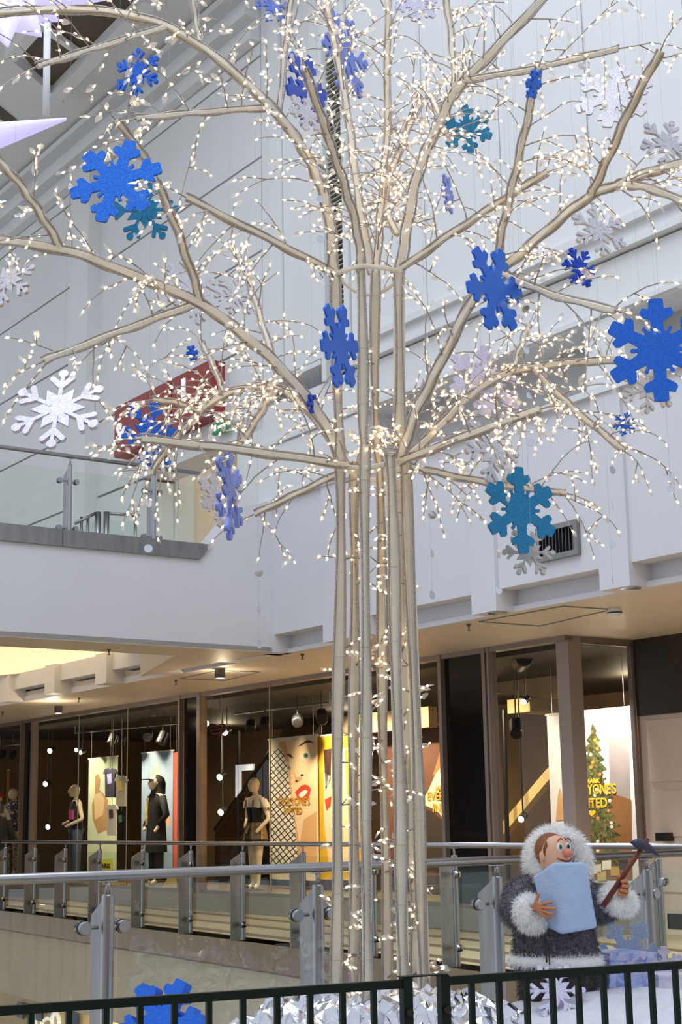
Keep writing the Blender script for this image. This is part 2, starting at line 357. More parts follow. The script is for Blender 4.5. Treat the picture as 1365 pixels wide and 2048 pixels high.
def sprinkler(x, y):
    p = on_z(x, y, SOF); o = MB().lathe(p-Z*.07, Z, [(.004,0),(.022,.004),(.022,.008),(.006,.01),(.008,.04),(.026,.062),(.026,.07)], 12).build('sprinkler', dark_steel, origin=p)
    tag(o, 'small sprinkler head hanging from the beige soffit', 'sprinkler', 'sprinklers in the soffit')
for x, y in ((218,1298),(352,1360),(158,1396),(605,1308),(938,1248),(5,1424)): sprinkler(x, y)
p = on_z(1230,1216,SOF)
o = thing('smoke_detector', 'white round smoke detector with dark slots under the soffit', 'detector', p)
MB().lathe(p-Z*.09, Z, [(.05,0),(.075,.03),(.075,.06),(.06,.09)], 20).build('body', white, o); MB().lathe(p-Z*.055, Z, [(.077,0),(.077,.012)], 20).build('slot', black, o)
# access hatches in the soffit
for q in (((958,1243),(1128,1212),(1225,1219),(1080,1252)), ((360,1357),(440,1340),(520,1344),(450,1361))):
    c = [on_z(x,y,SOF-.003) for x, y in q]; mb = MB()
    for a, b in zip(c, c[1:]+c[:1]): mb.tube([a,b], .007, 4)
    mb.build('hatch_joint', groove, sf)
# vent grille on the wall panel
s0, z0 = Wpx(1085,1092); s1, z1 = Wpx(1155,1038); z0 = z1-.33; s0 = s1-.56
vg = thing('vent_grille', 'metal air vent grille with upright slats on the white wall', 'vent', Wp((s0+s1)/2, .03, z0))
wbox(MB(), s0, s1, -.015, .034, z0, z0+.05).build('frame', steel_d, vg); wbox(MB(), s0, s1, -.015, .034, z1-.05, z1).build('frame', steel_d, vg)
wbox(MB(), s0, s0+.05, -.015, .034, z0+.05, z1-.05).build('frame', steel_d, vg); wbox(MB(), s1-.05, s1, -.015, .034, z0+.05, z1-.05).build('frame', steel_d, vg)
wbox(MB(), s0+.05, s1-.05, .028, .034, z0+.05, z1-.05).build('backing', black, vg)
k = s0+.08
while k < s1-.06:
    wbox(MB(), k, k+.012, -.005, .028, z0+.05, z1-.05).build('slat', dark_steel, vg); k += .045
# ---- floors and the void
NA = on_z(0,1759.5,1.05); NA.z = 0
FA = on_z(100,1833,0); FB = on_z(859,1930,0); FD = (FB-FA).normalized(); FN = Vector((-FD.y, FD.x, 0))   # along the far edge / away from the camera
if FN.y < 0: FN = -FN
# corner where the two edges meet
den = V.x*(-FD.y) + V.y*FD.x
r_ = FA - NA; tt = (r_.x*(-FD.y) + r_.y*FD.x)/den
IC = NA + V*tt; IC.z = 0
ne = -U*.14
fn = MB().prism([NA-V*14+ne, IC+ne, IC+V*16, Vector((24,-10,0)), Vector((-16,-10,0))], Z*-.3).build('floor', tile); fn['kind'] = S
ff = MB().prism([IC, FA-FD*14, FA-FD*14+FN*22, IC+FN*22], Z*-.3).build('floor_far', tile); ff['kind'] = S
e0 = FA-FD*14; e1 = IC
for nm, z0, z1, off, m in (('trim_slab_edge', -.27, 0, .05, slab_steel), ('trim_slab_fascia', -1.22, -.27, .0, slab_paint)):
    d = -FN*off; o = MB().hexa([e0+d+Z*z0, e1+d+Z*z0, e1+FN*.3+Z*z0, e0+FN*.3+Z*z0, e0+d+Z*z1, e1+d+Z*z1, e1+FN*.3+Z*z1, e0+FN*.3+Z*z1]).build(nm, m); o['kind'] = S
a0 = NA-V*14+ne; a1 = IC+ne
o = MB().hexa([a0-Z*1.2, a1-Z*1.2, a1+U*.2-Z*1.2, a0+U*.2-Z*1.2, a0-Z*.3, a1-Z*.3, a1+U*.2-Z*.3, a0+U*.2-Z*.3]).build('trim_near_fascia', white2); o['kind'] = S
for k in (.45, 1.15, 1.85, 2.55):
    o = MB().hexa([e0+FN*k+Z*.001, e1+FN*k+Z*.001, e1+FN*(k+.16)+Z*.001, e0+FN*(k+.16)+Z*.001, e0+FN*k+Z*.004, e1+FN*k+Z*.004, e1+FN*(k+.16)+Z*.004, e0+FN*(k+.16)+Z*.004]).build('floor_band', tile_d, ff)
lf = MB().box(-20,-10,-4.8,24,40,-4.6).build('floor_lower', tile); lf['kind'] = S
# lower-floor shop wall under the far edge
b0 = e0+FN*1.6; b1 = e1+FN*1.6
lw = MB().hexa([b0-Z*4.6, b1-Z*4.6, b1+FN*.2-Z*4.6, b0+FN*.2-Z*4.6, b0-Z*.3, b1-Z*.3, b1+FN*.2-Z*.3, b0+FN*.2-Z*.3]).build('wall_lower', mat('lower_shop_wall', (214,190,140), .6, var=.1, scale=1.5)); lw['kind'] = S
MB().hexa([b0-FN*1.3-Z*1.3, b1-FN*1.3-Z*1.3, b1-Z*1.3, b0-Z*1.3, b0-FN*1.3-Z*1.22, b1-FN*1.3-Z*1.22, b1-Z*1.22, b0-Z*1.22]).build('soffit', soffit_m, lw)
point_light('lower_shop_lamp', FA+FN*.9-FD*1.2-Z*2.0, 60, (1,.82,.52), .2)
# lettering-like white glasses sign seen low on the left
sg = thing('shop_sign', 'white spectacles-shaped sign on the lower-floor shop wall', 'sign', on_pl(95,2046,b0,FN)-FN*.05)
c1 = on_pl(84,2042,b0,FN)-FN*.06; c2 = on_pl(118,2042,b0,FN)-FN*.06; dx = FD*.19
for c in (c1, c2):
    ring = [c + FD*(.17*math.cos(t*.3142)) + Z*(.13*math.sin(t*.3142)) for t in range(21)]
    MB().tube(ring, .035, 8, cap=False).build('lens_ring', emit('sign_white', (240,238,230), .5), sg)
MB().tube([c1+FD*.16, (c1+c2)/2+Z*.05, c2-FD*.16], .03, 8).build('bridge', MATS['sign_white'], sg)
for x, y, m in ((50,2020,dark_steel),(88,2025,black),(158,2040,mat('blue_poster', (40,52,98), .5))):
    c = on_pl(x,y,b0,FN)-FN*.08
    o = MB().obox(c, FD*.16, FN*.02, Z*.13).build('wall_frame', m, lw)
# wall behind the camera and the far right, so that glass and steel have a place to mirror
wb = MB().box(-16,-10,0,24,-9.6,5.5).build('wall_back', mat('back_wall_paint', (196,186,172), .6, var=.04, scale=1)); wb['kind'] = S
for i in range(6):
    x0 = -14+i*6; MB().box(x0,-9.6,.2,x0+4.6,-9.5,3.1).build('dark_shop_window', black, wb)
wq = tbox(MB(), -2.0, 14, 15.8, 16.0, 0, 4.1).build('wall_side', mat('side_shop_front', (74,62,52), .5, var=.4, scale=.8)); wq['kind'] = S
# ---- roof: white ceiling over the balcony with dark skylight bays, beams over the atrium
CZ = 12.15
rf = MB().prism([Wp(-18,.6,CZ), Wp(2.6,.6,CZ), Wp(2.6,-.6,CZ), Wp(-3.2,-6.5,CZ), Wp(-18,-6.5,CZ)], Z*.3).build('ceiling', white); rf['kind'] = S
brown = mat('skylight_blind', (92,82,66), .7, var=.15, scale=.6)
def roof_quad(name, q, m, dz, th=.05):
    return MB().prism([on_z(x,y,CZ-dz) for x, y in q], Z*th).build(name, m, rf)
roof_quad('skylight_bay', ((38,100),(72,50),(245,-45),(330,-60),(300,0),(106,186)), brown, .02)
roof_quad('skylight_bay', ((-40,215),(-30,190),(38,245),(20,250)), brown, .02)
for a, b, w in (((20,118),(120,200),.10),((84,52),(162,108),.06),((108,190),(300,-5),.14),((20,110),(72,52),.12)):
    MB().tube([on_z(*a,CZ-.08), on_z(*b,CZ-.08)], w, 4, rot=.785).build('ceiling_beam', white, rf)
for a, b, w in (((-60,295),(150,480),.16),((70,300),(165,395),.22),((30,180),(120,300),.10)):
    pass
for i in range(6):
    y = -6+i*4.2
    o = MB().box(-14,y,15.0,16,y+.25,15.5).build('ceiling_truss', white); o['kind'] = S
# beams that brace the left wall above the pilaster
for (a, b, w) in (((-20,560),(235,330),.2),):
    pass
# ================================================================== glass balustrades
rubber = mat('rubber_ring', (16,16,17), .6)
def rail_post(parent, base, along, out, ztop, zrail, discs, tr=.03, scale=1.0, bw=.13):
    """steel tube post with a fin plate on the void side, glass clamps on both sides"""
    b = Vector(base)
    post = MB().lathe(b, Z, [(tr,0),(tr,ztop-.006),(tr-.006,ztop)], 18).build('post', steel, parent, smooth=False); shade_auto(post)
    w = along*.007
    f0 = b+out*(tr*.6); f1 = b+out*(tr+bw)
    MB().hexa([f0-w, f1-w, f1+w, f0+w, f0-w+Z*(ztop-.01), f1-w+Z*(ztop-.10), f1+w+Z*(ztop-.10), f0+w+Z*(ztop-.01)]).build('fin_plate', steel_d, post)
    MB().lathe(b+Z*ztop, Z, [(.011,0),(.011,zrail-ztop-.014)], 10).build('rail_rod', steel, post, smooth=True)
    MB().obox(b+Z*(zrail-.026), along*.045, out*.012, Z*.003).build('saddle', steel, post)
    for z in discs:
        for sg in (-1, 1):
            c = b + out*.05 + Z*z; e = c + along*(.10*sg)
            cl = MB().tube([b+along*(tr*.8*sg)+Z*z+out*.05, e], .009, 8).build('clamp_arm', steel, post)
            d = MB().lathe(e-out*.03, out, [(.028,0),(.031,.004),(.031,.024)], 18).lathe(e+out*.006, out, [(.031,0),(.031,.024),(.028,.028)], 18).build('clamp_disc', steel, post); shade_auto(d)
            MB().lathe(e-out*.006, out, [(.033,0),(.033,.012)], 18).build('clamp_washer', rubber, post)
    return post
def balustrade(name, label, p0, p1, posts, out, zfloor, zrail, ztop, discs, z_glass, group=None, gz0=.06):
    along = (p1-p0).normalized(); root = thing(name, label, 'railing', (p0+p1)/2+Z*zfloor, group)
    hr = MB().tube([p0+Z*(zfloor+zrail), p1+Z*(zfloor+zrail)], .024, 20, up0=Z).build('handrail', steel, root, smooth=True)
    ts = sorted((q-p0).dot(along) for q in posts)
    for t in ts: rail_post(root, p0+along*t+Z*zfloor, along, out, ztop, zrail, discs)
    edges = [-.35]+ts+[(p1-p0).length+.3]
    for a, b in zip(edges[:-1], edges[1:]):
        a = max(a+.075, 0); b = min(b-.075, (p1-p0).length)
        if b-a < .15: continue
        q0 = p0+along*a+out*.05+Z*zfloor; q1 = p0+along*b+out*.05+Z*zfloor; w = out*.005
        MB().hexa([q0-w+Z*gz0, q1-w+Z*gz0, q1+w+Z*gz0, q0+w+Z*gz0, q0-w+Z*z_glass, q1-w+Z*z_glass, q1+w+Z*z_glass, q0+w+Z*z_glass]).build('glass_pane', rail_glass, root)
    return root
def hit(x, P, n): q = on_pl(x, 1640, P, n); q.z = 0; return q
# near rail, running away to the right
nx = [hit(x, NA, U) for x in (218,634,990,1289)]
sp = (nx[1]-nx[0]).length
nx = [nx[0]-V*sp, nx[0]-V*2*sp] + nx
near_end = IC - V*.1
balustrade('glass_balustrade', 'near steel and glass balustrade standing behind the lit tree', NA-V*3.0, near_end, nx, -U, 0, 1.05, .965, (.20,.815), .93)
# far rail across the void
fx = [hit(x, FA, FN) for x in (3,62,122,190,275,370,473,592,731,892,1078,1296)]
f0 = FA - FD*2.5; f0.z = 0
balustrade('glass_balustrade', 'far steel and glass balustrade across the void before the shop front', f0+FN*.08, IC-FD*.15+FN*.08, [q+FN*.08 for q in fx], -FN, 0, 1.05, .965, (.17,.80), .93)
# upper rail on the balcony
ux = [Lpx(x, 1000)[0] for x in (143,312)]; d = ux[0]-ux[1]
ts = [ux[1]-d, ux[1], ux[0], ux[0]+d, ux[0]+2*d]
q0 = Lp(T0-.05,.05,0); q0.z = 0; q1 = Lp(7.5,.05,0); q1.z = 0
balustrade('glass_balustrade', 'upper balcony balustrade of steel posts and glass', q0, q1, [Lp(t,.05,0) for t in ts if t > T0], -U, 4.45, .90, .80, (.08,.62), .74, gz0=.03)
# small stair rail standing behind it on the balcony
sr = thing('stair_railing', 'short low steel stair railing behind the balcony glass', 'railing', Lp(4.2,2.2,4.33))
def bp(x, y, off): return on_pl(x, y, Lp(0,off,0), U)
A_, B_, C_, D_ = bp(150,1047,2.2), bp(192,1026,2.2), bp(220,1027,2.2), bp(278,1031,2.2)
MB().tube([A_,B_],.022,10).build('handrail', steel, sr, smooth=True); MB().tube([C_,D_],.022,10).build('handrail', steel, sr, smooth=True)
for x in (196,213,271,163,176):
    q = bp(x, 1024 if x in (196,213) else 1034, 2.2); MB().tube([Vector((q.x,q.y,4.33)), q], .04 if x in (196,213) else .02, 10).build('post', steel, sr, smooth=True)
for a, b in ((C_,D_),(A_,B_)):
    lo = 4.38; MB().prism([a-Z*.09, b-Z*.09, Vector((b.x,b.y,lo)), Vector((a.x,a.y,lo))], -U*.01).build('glass_pane', rail_glass, sr)
# notice board on the wall
s0, z1 = Wpx(163,975); s1, z0 = Wpx(182,1030)
nb = thing('notice_board', 'white notice board with small dark pictograms on the white wall', 'notice', Wp((s0+s1)/2,-.05,z0))
wbox(MB(), s0, s1, -.05, -.02, z0, z1-.16).build('board', white, nb); wbox(MB(), s0+.03, s0+.2, -.05, -.02, z1-.14, z1).build('header', mat('notice_red', (150,40,40), .5), nb)
for i in range(3):
    zc = z0+.08+i*.2; wbox(MB(), s0+.02, s0+.12, -.053, -.05, zc, zc+.12).build('pictogram', dark_steel, nb); wbox(MB(), s0+.15, s1-.03, -.053, -.05, zc+.05, zc+.07).build('text_line', dark_steel, nb)
# ---- red wayfinding sign and green exit sign
s0, zt = Wpx(257,822); s1, _ = Wpx(450,742); zb = Wpx(257,905)[1]; zt = (zt+Wpx(405,745)[1])/2; zb = (zb+Wpx(450,850)[1])/2
red = mat('sign_red', (150,52,48), .45, var=.04); red2 = mat('sign_red_side', (140,30,34), .45)
sg = thing('wayfinding_sign', 'long red sign with white figure 1 over the corridor opening', 'sign', Wp((s0+s1)/2,-.1,zb))
sm = s0 + (s1-s0)*.62
wbox(MB(), s0, sm-.015, -.22, .0, zb, zt).build('board', red, sg); wbox(MB(), sm+.015, s1, -.22, .0, zb, zt).build('board', red, sg)
wt = emit('sign_letter_white', (250,250,248), .35)
a, zz = Wpx(386,835); text_mesh('numeral', '1', .62, wt, Wp(a,-.235,zz+.03), U, Z, sg, .012, .012)
a, zz = Wpx(262,888); text_mesh('lettering', 'So', .36, wt, Wp(a,-.235,zz), U, Z, sg, .012, .006)
s0, z0 = Wpx(441,873); s1, z1 = Wpx(470,851)
ex = thing('exit_sign', 'small green exit sign beside the red sign over the corridor', 'sign', Wp(s0,.1,z0))
wbox(MB(), s0, s1, -.12, -.06, z0, z0+.14).build('board', emit('exit_green', (30,120,76), .25), ex)
wbox(MB(), s0+.04, s0+.10, -.124, -.12, z0+.04, z0+.12).build('pictogram', wt, ex); wbox(MB(), s0+.14, s1-.03, -.124, -.12, z0+.05, z0+.09).build('arrow', wt, ex)
# ================================================================== shop front
FP = on_z(560,1832,0); FP.z = 0
def Sp(s, off, z): return FP + U*s + V*off + Z*z
def Sx(x, y=1640): return (on_pl(x, y, FP, V)-FP).dot(U)
def shbox(mb, s0,s1,o0,o1,z0,z1):
    return mb.hexa([Sp(s0,o0,z0),Sp(s1,o0,z0),Sp(s1,o1,z0),Sp(s0,o1,z0),Sp(s0,o0,z1),Sp(s1,o0,z1),Sp(s1,o1,z1),Sp(s0,o1,z1)])
def fb(name, s0,s1,o0,o1,z0,z1,m,parent=None,kind=None):
    o = shbox(MB(), s0,s1,o0,o1,z0,z1).build(name, m, parent)
    if kind: o['kind'] = kind
    return o
SA = Sx(-60); SE = Sx(1137,1265)          # far left end, corner
w1 = thing('window_1', None, None, Sp(0,0,0)); w1['kind'] = S
plinth = mat('plinth_stone', (150,144,138), .5, var=.05, scale=3)
fb('plinth', SA, SE, -.06, .3, 0, .25, plinth, w1)
fb('top_frame', SA, SE, -.06, .08, SOF-.06, SOF, frame_m, w1)
fb('bottom_frame', SA, SE, -.03, .05, .25, .30, frame_m, w1)
for x, w, yy in ((44,.05,1640),(66,.07,1640),(365,.06,1500),(404,.10,1500),(886,.06,1310),(974,.06,1300),(983,.035,1300)):
    a = Sx(x,yy); fb('mullion', a-w/2, a+w/2, -.07, .06, .25, SOF, frame_m, w1)
for a, b in ((46,63),(368,398),(894,980)):
    fb('dark_panel', Sx(a), Sx(b), .0, .02, .30, SOF-.06, mat('dark_tinted_glass', (20,17,16), .08, var=.2), w1)
gaps = [(-60,42),(68,155),(155,253),(253,363),(409,541),(541,711),(711,890),(997,1128)]
for a, b in gaps: fb('glass_pane', Sx(a)+.008, Sx(b)-.008, .0, .012, .30, SOF-.06, shop_glass, w1)
for x in (155,253,541,711): fb('glass_joint', Sx(x)-.008, Sx(x)+.008, .0, .012, .30, SOF-.06, mat('joint_seal', (190,180,160), .3), w1)
# corner column and the return window
CC = Sp(SE, 0, 0)
ret = (on_pl(1272,1290,CC,U)-CC).dot(V); cw = (on_pl(1163,1300,CC,U)-CC).dot(V)
colm = fb('column_corner', Sx(1113,1275), SE, -.015, cw, 0, SOF, mat('column_cladding', (158,146,142), .5, metal=.2, var=.03)); tag(colm, kind=S); colm.name = 'trim_corner_column'
w2 = thing('window_2', None, None, CC); w2['kind'] = S
def rb(name, o0,o1,z0,z1,m,w=.03,ds=0): return fb(name, SE-w+ds, SE+ds, o0, o1, z0, z1, m, w2)
rb('top_frame', cw, ret, SOF-.08, SOF, frame_m, .06); rb('plinth', cw, ret, 0, .25, plinth, .1)
rb('glass_pane', cw, ret-.1, .25, SOF-.08, shop_glass, .012); rb('mullion', ret-.09, ret-.05, .25, SOF, frame_m, .06); rb('mullion', ret-.02, ret+.06, 0, SOF, frame_m, .08)
# beige panelled wall with a dark header beyond the return
hz = on_pl(1310,1430,CC+V*ret,V).z
hw = fb('wall_panelled', SE, SE+6, ret, ret+.2, 0, hz, mat('panel_paint', (222,204,190), .5, var=.03)); hw['kind'] = S
dh = fb('trim_header', SE, SE+6, ret-.04, ret+.2, hz, SOF, mat('dark_header', (52,44,38), .3, var=.15)); dh['kind'] = S
pm = MATS['panel_paint']
k = SE+.12
for i in range(5):
    for z0, z1 in ((.45,.95),(1.05,1.55),(1.65,hz-.06)):
        fb('panel', k, k+.78, ret-.025, ret, z0, z1, pm, hw)
    k += .9
fb('skirting', SE, SE+6, ret-.03, ret, 0, .12, pm, hw)
a = (on_pl(1342,1855,CC+V*ret,V)-FP).dot(U); fb('floor_vent', a, a+.35, ret-.04, ret-.02, .06, .22, black, hw)
o = fb('wall_box', (on_pl(1333,1700,CC+V*ret,V)-FP).dot(U), (on_pl(1352,1700,CC+V*ret,V)-FP).dot(U), ret-.16, ret-.02, 1.0, 1.09, black); tag(o, 'small black box mounted on the beige panelled wall', 'box')
# ---- inside the shop
dk = mat('shop_back_wall', (104,78,50), .6, var=.25, scale=.7); dkc = mat('shop_ceiling', (52,44,38), .7, var=.2, scale=1)
wi = fb('wall_shop_back', SA-2, SE-.12, 5.5, 5.7, .0, SOF, dk); wi['kind'] = S
fb('shop_side', SA-2.2, SA-2, .3, 5.5, 0, SOF, dk, wi); 
ci = fb('ceiling_shop', SA-2, SE-.1, .35, 5.5, SOF-.08, SOF, dkc); ci['kind'] = S
wp_ = fb('floor_platform', SA, SE-.12, .3, 2.2, 0, .25, mat('platform_wood', (120,98,72), .4, var=.2, scale=4)); wp_['kind'] = S
# cream beams under the shop ceiling
for s0, s1, o0, o1, z0, z1 in ((Sx(842),Sx(886),1.5,2.4,2.62,2.80),(Sx(540),Sx(720),1.2,1.35,2.52,2.80)):
    fb('ceiling_drop', s0, s1, o0, o1, z0, z1, mat('shop_cream', (190,160,110), .6, var=.06), ci)
# slanted bulkhead lit warm, over the right-hand bay
MB().prism([on_pl(x,y,Sp(0,2.6,0),V) for x, y in ((838,1362),(970,1344),(1120,1352),(1120,1400),(990,1385),(838,1372))], V*.3).build('ceiling_drop', MATS['shop_cream'], ci)
# partition (grey) behind the right bay
fb('partition', Sx(1040), SE-.1, 3.4, 3.5, .25, 2.75, mat('shop_partition', (104,96,92), .6, var=.12, scale=1), wi)
fb('partition', Sx(990), Sx(1060), 3.2, 3.3, .25, 2.75, mat('shop_partition_dark', (62,54,48), .6, var=.12, scale=1), wi)
# warm lamps of the shop ceiling, plus added fill towards the back
for x, off, pw in ((20,1.2,45),(120,1.3,55),(215,1.2,55),(320,1.2,60),(500,1.4,60),(600,.7,75),(700,.8,55),(850,1.0,45),(1050,1.6,34)):
    spot_light('shop_lamp_beam', Sp(Sx(x), max(off-.75,.3), SOF-.3), Sp(Sx(x), off+.9, 1.0), pw*5.0, (1,.84,.58), 105, .06)
for x in (110,320,600,860): point_light('shop_added_fill', Sp(Sx(x), 3.6, SOF-.35), 26, (1,.80,.52), .1)  # added fill without fixtures, brightens the back of the shop
spot_light('poster_lamp_beam', Sp(SE-.45, cw+.5, SOF-.35), Sp(SE-.6, 2.2, 1.4), 190, (1,.93,.84), 90, .06)
# ================================================================== shop contents
def poster(label, x0, x1, yt, yb, off, m, bar=True):
    """hanging print: rectangle between two pixel columns on a plane parallel to the shop front"""
    P = Sp(0,off,0); a = on_pl(x0,yt,P,V); b = on_pl(x1,yt,P,V); zt = a.z; zb = on_pl((x0+x1)/2,yb,P,V).z
    s0 = (a-FP).dot(U); s1 = (b-FP).dot(U)
    o = shbox(MB(), s0, s1, off, off+.012, zb, zt).build('poster', m); tag(o, label, 'poster')
    if bar: shbox(MB(), s0-.02, s1+.02, off-.01, off+.022, zt, zt+.025).build('hanging_bar', mat('poster_bar', (214,208,196), .4), o)
    for s in (s0+.1, s1-.1): MB().tube([Sp(s,off+.006,zt+.02), Sp(s,off+.006,SOF-.085)], .003, 4).build('wire', steel, o)
    return o
def decal(o, off, layer, pts, m, name='print'):
    P = Sp(0,off,0); mb = MB(); q = [on_pl(x,y,P,V)-V*(.0015*layer) for x, y in pts]
    return mb.prism(q, V*.001).build(name, m, o)
def ell(x, y, a, b, n=18, rot=0):
    return [(x+a*math.cos(t)*math.cos(rot)-b*math.sin(t)*math.sin(rot), y+a*math.cos(t)*math.sin(rot)+b*math.sin(t)*math.cos(rot)) for t in [2*math.pi*i/n for i in range(n)]]
def prt(n, c): return mat('print_'+n, c, .55, var=.05, scale=3)
def lattice_mat():
    m = bpy.data.materials.new('print_lattice'); m.use_nodes = True; nt = m.node_tree; b = nt.nodes['Principled BSDF']
    tc = nt.nodes.new('ShaderNodeTexCoord'); mp = nt.nodes.new('ShaderNodeMapping'); mp.inputs['Rotation'].default_value = (0,math.radians(40),0)
    nt.links.new(tc.outputs['Object'], mp.inputs['Vector'])
    out = None
    for ax in ('X','Z'):
        w = nt.nodes.new('ShaderNodeTexWave'); w.wave_type = 'BANDS'; w.bands_direction = ax; w.inputs['Scale'].default_value = 4.2
        nt.links.new(mp.outputs['Vector'], w.inputs['Vector'])
        g = nt.nodes.new('ShaderNodeMath'); g.operation = 'LESS_THAN'; g.inputs[1].default_value = .12; nt.links.new(w.outputs['Fac'], g.inputs[0])
        if out is None: out = g
        else:
            h = nt.nodes.new('ShaderNodeMath'); h.operation = 'MAXIMUM'; nt.links.new(out.outputs[0], h.inputs[0]); nt.links.new(g.outputs[0], h.inputs[1]); out = h
    mx = nt.nodes.new('ShaderNodeMix'); mx.data_type = 'RGBA'; mx.inputs[6].default_value = lin((232,222,204))+(1,); mx.inputs[7].default_value = lin((40,36,34))+(1,)
    nt.links.new(out.outputs[0], mx.inputs[0]); nt.links.new(mx.outputs[2], b.inputs['Base Color']); b.inputs['Roughness'].default_value = .5
    return m
def speckle(name, cols, scale):
    return glitter(name, cols, rough=.6, metal=0, scale=scale, spread=0)
gold = mat('print_gold', (196,146,42), .45, var=.08, scale=10); gold2 = mat('print_yellow', (232,190,50), .45, var=.05)
skin = prt('skin', (238,206,164)); skin_s = prt('skin_shade', (214,166,116)); hair_o = prt('hair_orange', (176,104,52)); hair_d = prt('hair_dark', (70,46,34))
# -- big face poster
po = poster('tall poster of a face with red lips and a white net veil', 538, 634, 1481, 1760, 1.5, prt('cream_bg', (214,200,176)))
decal(po,1.5,1,((556,1484),(634,1479),(634,1700),(602,1700),(590,1640),(579,1560),(572,1510)), skin)
decal(po,1.5,2,((556,1484),(572,1483),(580,1530),(584,1580),(592,1640),(600,1700),(590,1700),(578,1600),(570,1520)), skin_s)
decal(po,1.5,2,((608,1640),(634,1622),(634,1745),(590,1745),(600,1690)), skin_s)
decal(po,1.5,3,((541,1512),(549,1500),(557,1497),(566,1503),(573,1520),(579,1565),(588,1620),(594,1690),(600,1740),(540,1740)), lattice_mat())
decal(po,1.5,4,((597,1494),(604,1487),(614,1481),(622,1481),(629,1487),(621,1485),(612,1486),(604,1491)), hair_d, 'print_brow')
decal(po,1.5,4,ell(613,1511,11,6.5,18,-.45), prt('eye_white', (226,218,206)), 'print_eye'); decal(po,1.5,5,ell(613,1511,5,5.5), prt('iris', (110,124,110)), 'print_iris'); decal(po,1.5,6,ell(613,1511,2.2,2.4), prt('pupil', (20,18,18)), 'print_pupil')
decal(po,1.5,4,((574,1508),(582,1508),(588,1516),(580,1514)), hair_d, 'print_brow')
decal(po,1.5,4,ell(580,1536,7,4,18,-.4), prt('eye_white', (226,218,206)), 'print_eye'); decal(po,1.5,5,ell(579,1536,3.4,3.8), prt('iris', (110,124,110)), 'print_iris')
decal(po,1.5,4,((590,1545),(594,1556),(600,1554),(605,1552),(607,1548),(602,1560),(592,1566)), skin_s, 'print_nose'); decal(po,1.5,5,ell(594,1562,2.6,1.8), hair_d, 'print_nostril'); decal(po,1.5,5,ell(605,1550,3,1.8), hair_d, 'print_nostril')
decal(po,1.5,4,((591,1584),(598,1577),(604,1571),(611,1569),(618,1571),(623,1578),(620,1590),(613,1600),(604,1604),(597,1598)), prt('lip_red', (214,70,40)), 'print_lips')
decal(po,1.5,5,((598,1590),(604,1583),(612,1579),(617,1583),(611,1591),(603,1596)), prt('teeth', (244,236,226)), 'print_teeth')
def posttext(o, s, x0, y0, x1, cap, off, m, layer=8):
    P = Sp(0,off,0); a = on_pl(x0,y0,P,V)-V*(.0015*layer); b = on_pl(x1,y0,P,V); h = (on_pl(x0,y0-cap,P,V)-a).length
    t = text_mesh('lettering', s, h/.72, m, a, U, Z, o, .001, .004)
    w = max((v.co+ORG[o.name]-a).dot(U) for v in t.data.vertices); k = ((b-a).dot(U))/w
    for v in t.data.vertices:
        d = v.co+ORG[o.name]-a; du = d.dot(U); v.co = v.co + U*(du*(k-1))
    return t
posttext(po, "EVERYONE'S", 558, 1611, 622, 15, 1.5, gold); posttext(po, "INVITED", 569, 1628, 606, 13, 1.5, gold)
# -- yellow neighbour with a second face
po = poster('yellow poster with a cropped face and dark hair behind the tree trunk', 636, 722, 1474, 1760, 1.55, prt('yellow_bg', (214,168,40)))
decal(po,1.55,1,((648,1500),(722,1494),(722,1745),(660,1745),(648,1640)), skin); decal(po,1.55,2,((648,1500),(664,1497),(662,1560),(652,1580)), hair_d)
decal(po,1.55,2,((650,1600),(664,1592),(662,1612),(654,1622)), prt('lip_red', (214,70,40))); decal(po,1.55,2,((648,1545),(662,1552),(656,1575),(650,1570)), prt('net_white', (230,224,214)))
decal(po,1.55,2,((690,1500),(722,1497),(722,1745),(704,1745)), prt('yellow_bg', (214,168,40)))
# -- brown poster right of the trunk
po = poster('brown poster of a figure with long orange hair right of the trunk', 760, 955, 1462, 1750, 1.6, prt('brown_bg', (96,58,38)))
decal(po,1.6,1,((890,1462),(884,1490),(876,1520),(866,1552),(878,1546),(886,1535),(896,1520),(900,1470)), hair_o)
decal(po,1.6,2,((900,1532),(882,1535),(872,1548),(858,1580),(846,1602),(852,1611),(868,1618),(880,1627),(889,1642),(900,1640),(900,1612),(884,1604),(872,1598),(880,1578),(888,1560),(900,1552)), skin)
decal(po,1.6,3,((900,1550),(889,1556),(884,1580),(878,1596),(900,1606)), prt('black_dress', (28,24,22))); decal(po,1.6,1,((842,1615),(862,1622),(884,1640),(892,1745),(836,1745)), prt('dark_cloth', (52,40,30)))
posttext(po, "AT PRIMARK", 873, 1581, 935, 9, 1.6, gold); posttext(po, "EVERYONE'S", 856, 1601, 942, 17, 1.6, gold); posttext(po, "INVITED", 867, 1624, 930, 17, 1.6, gold)
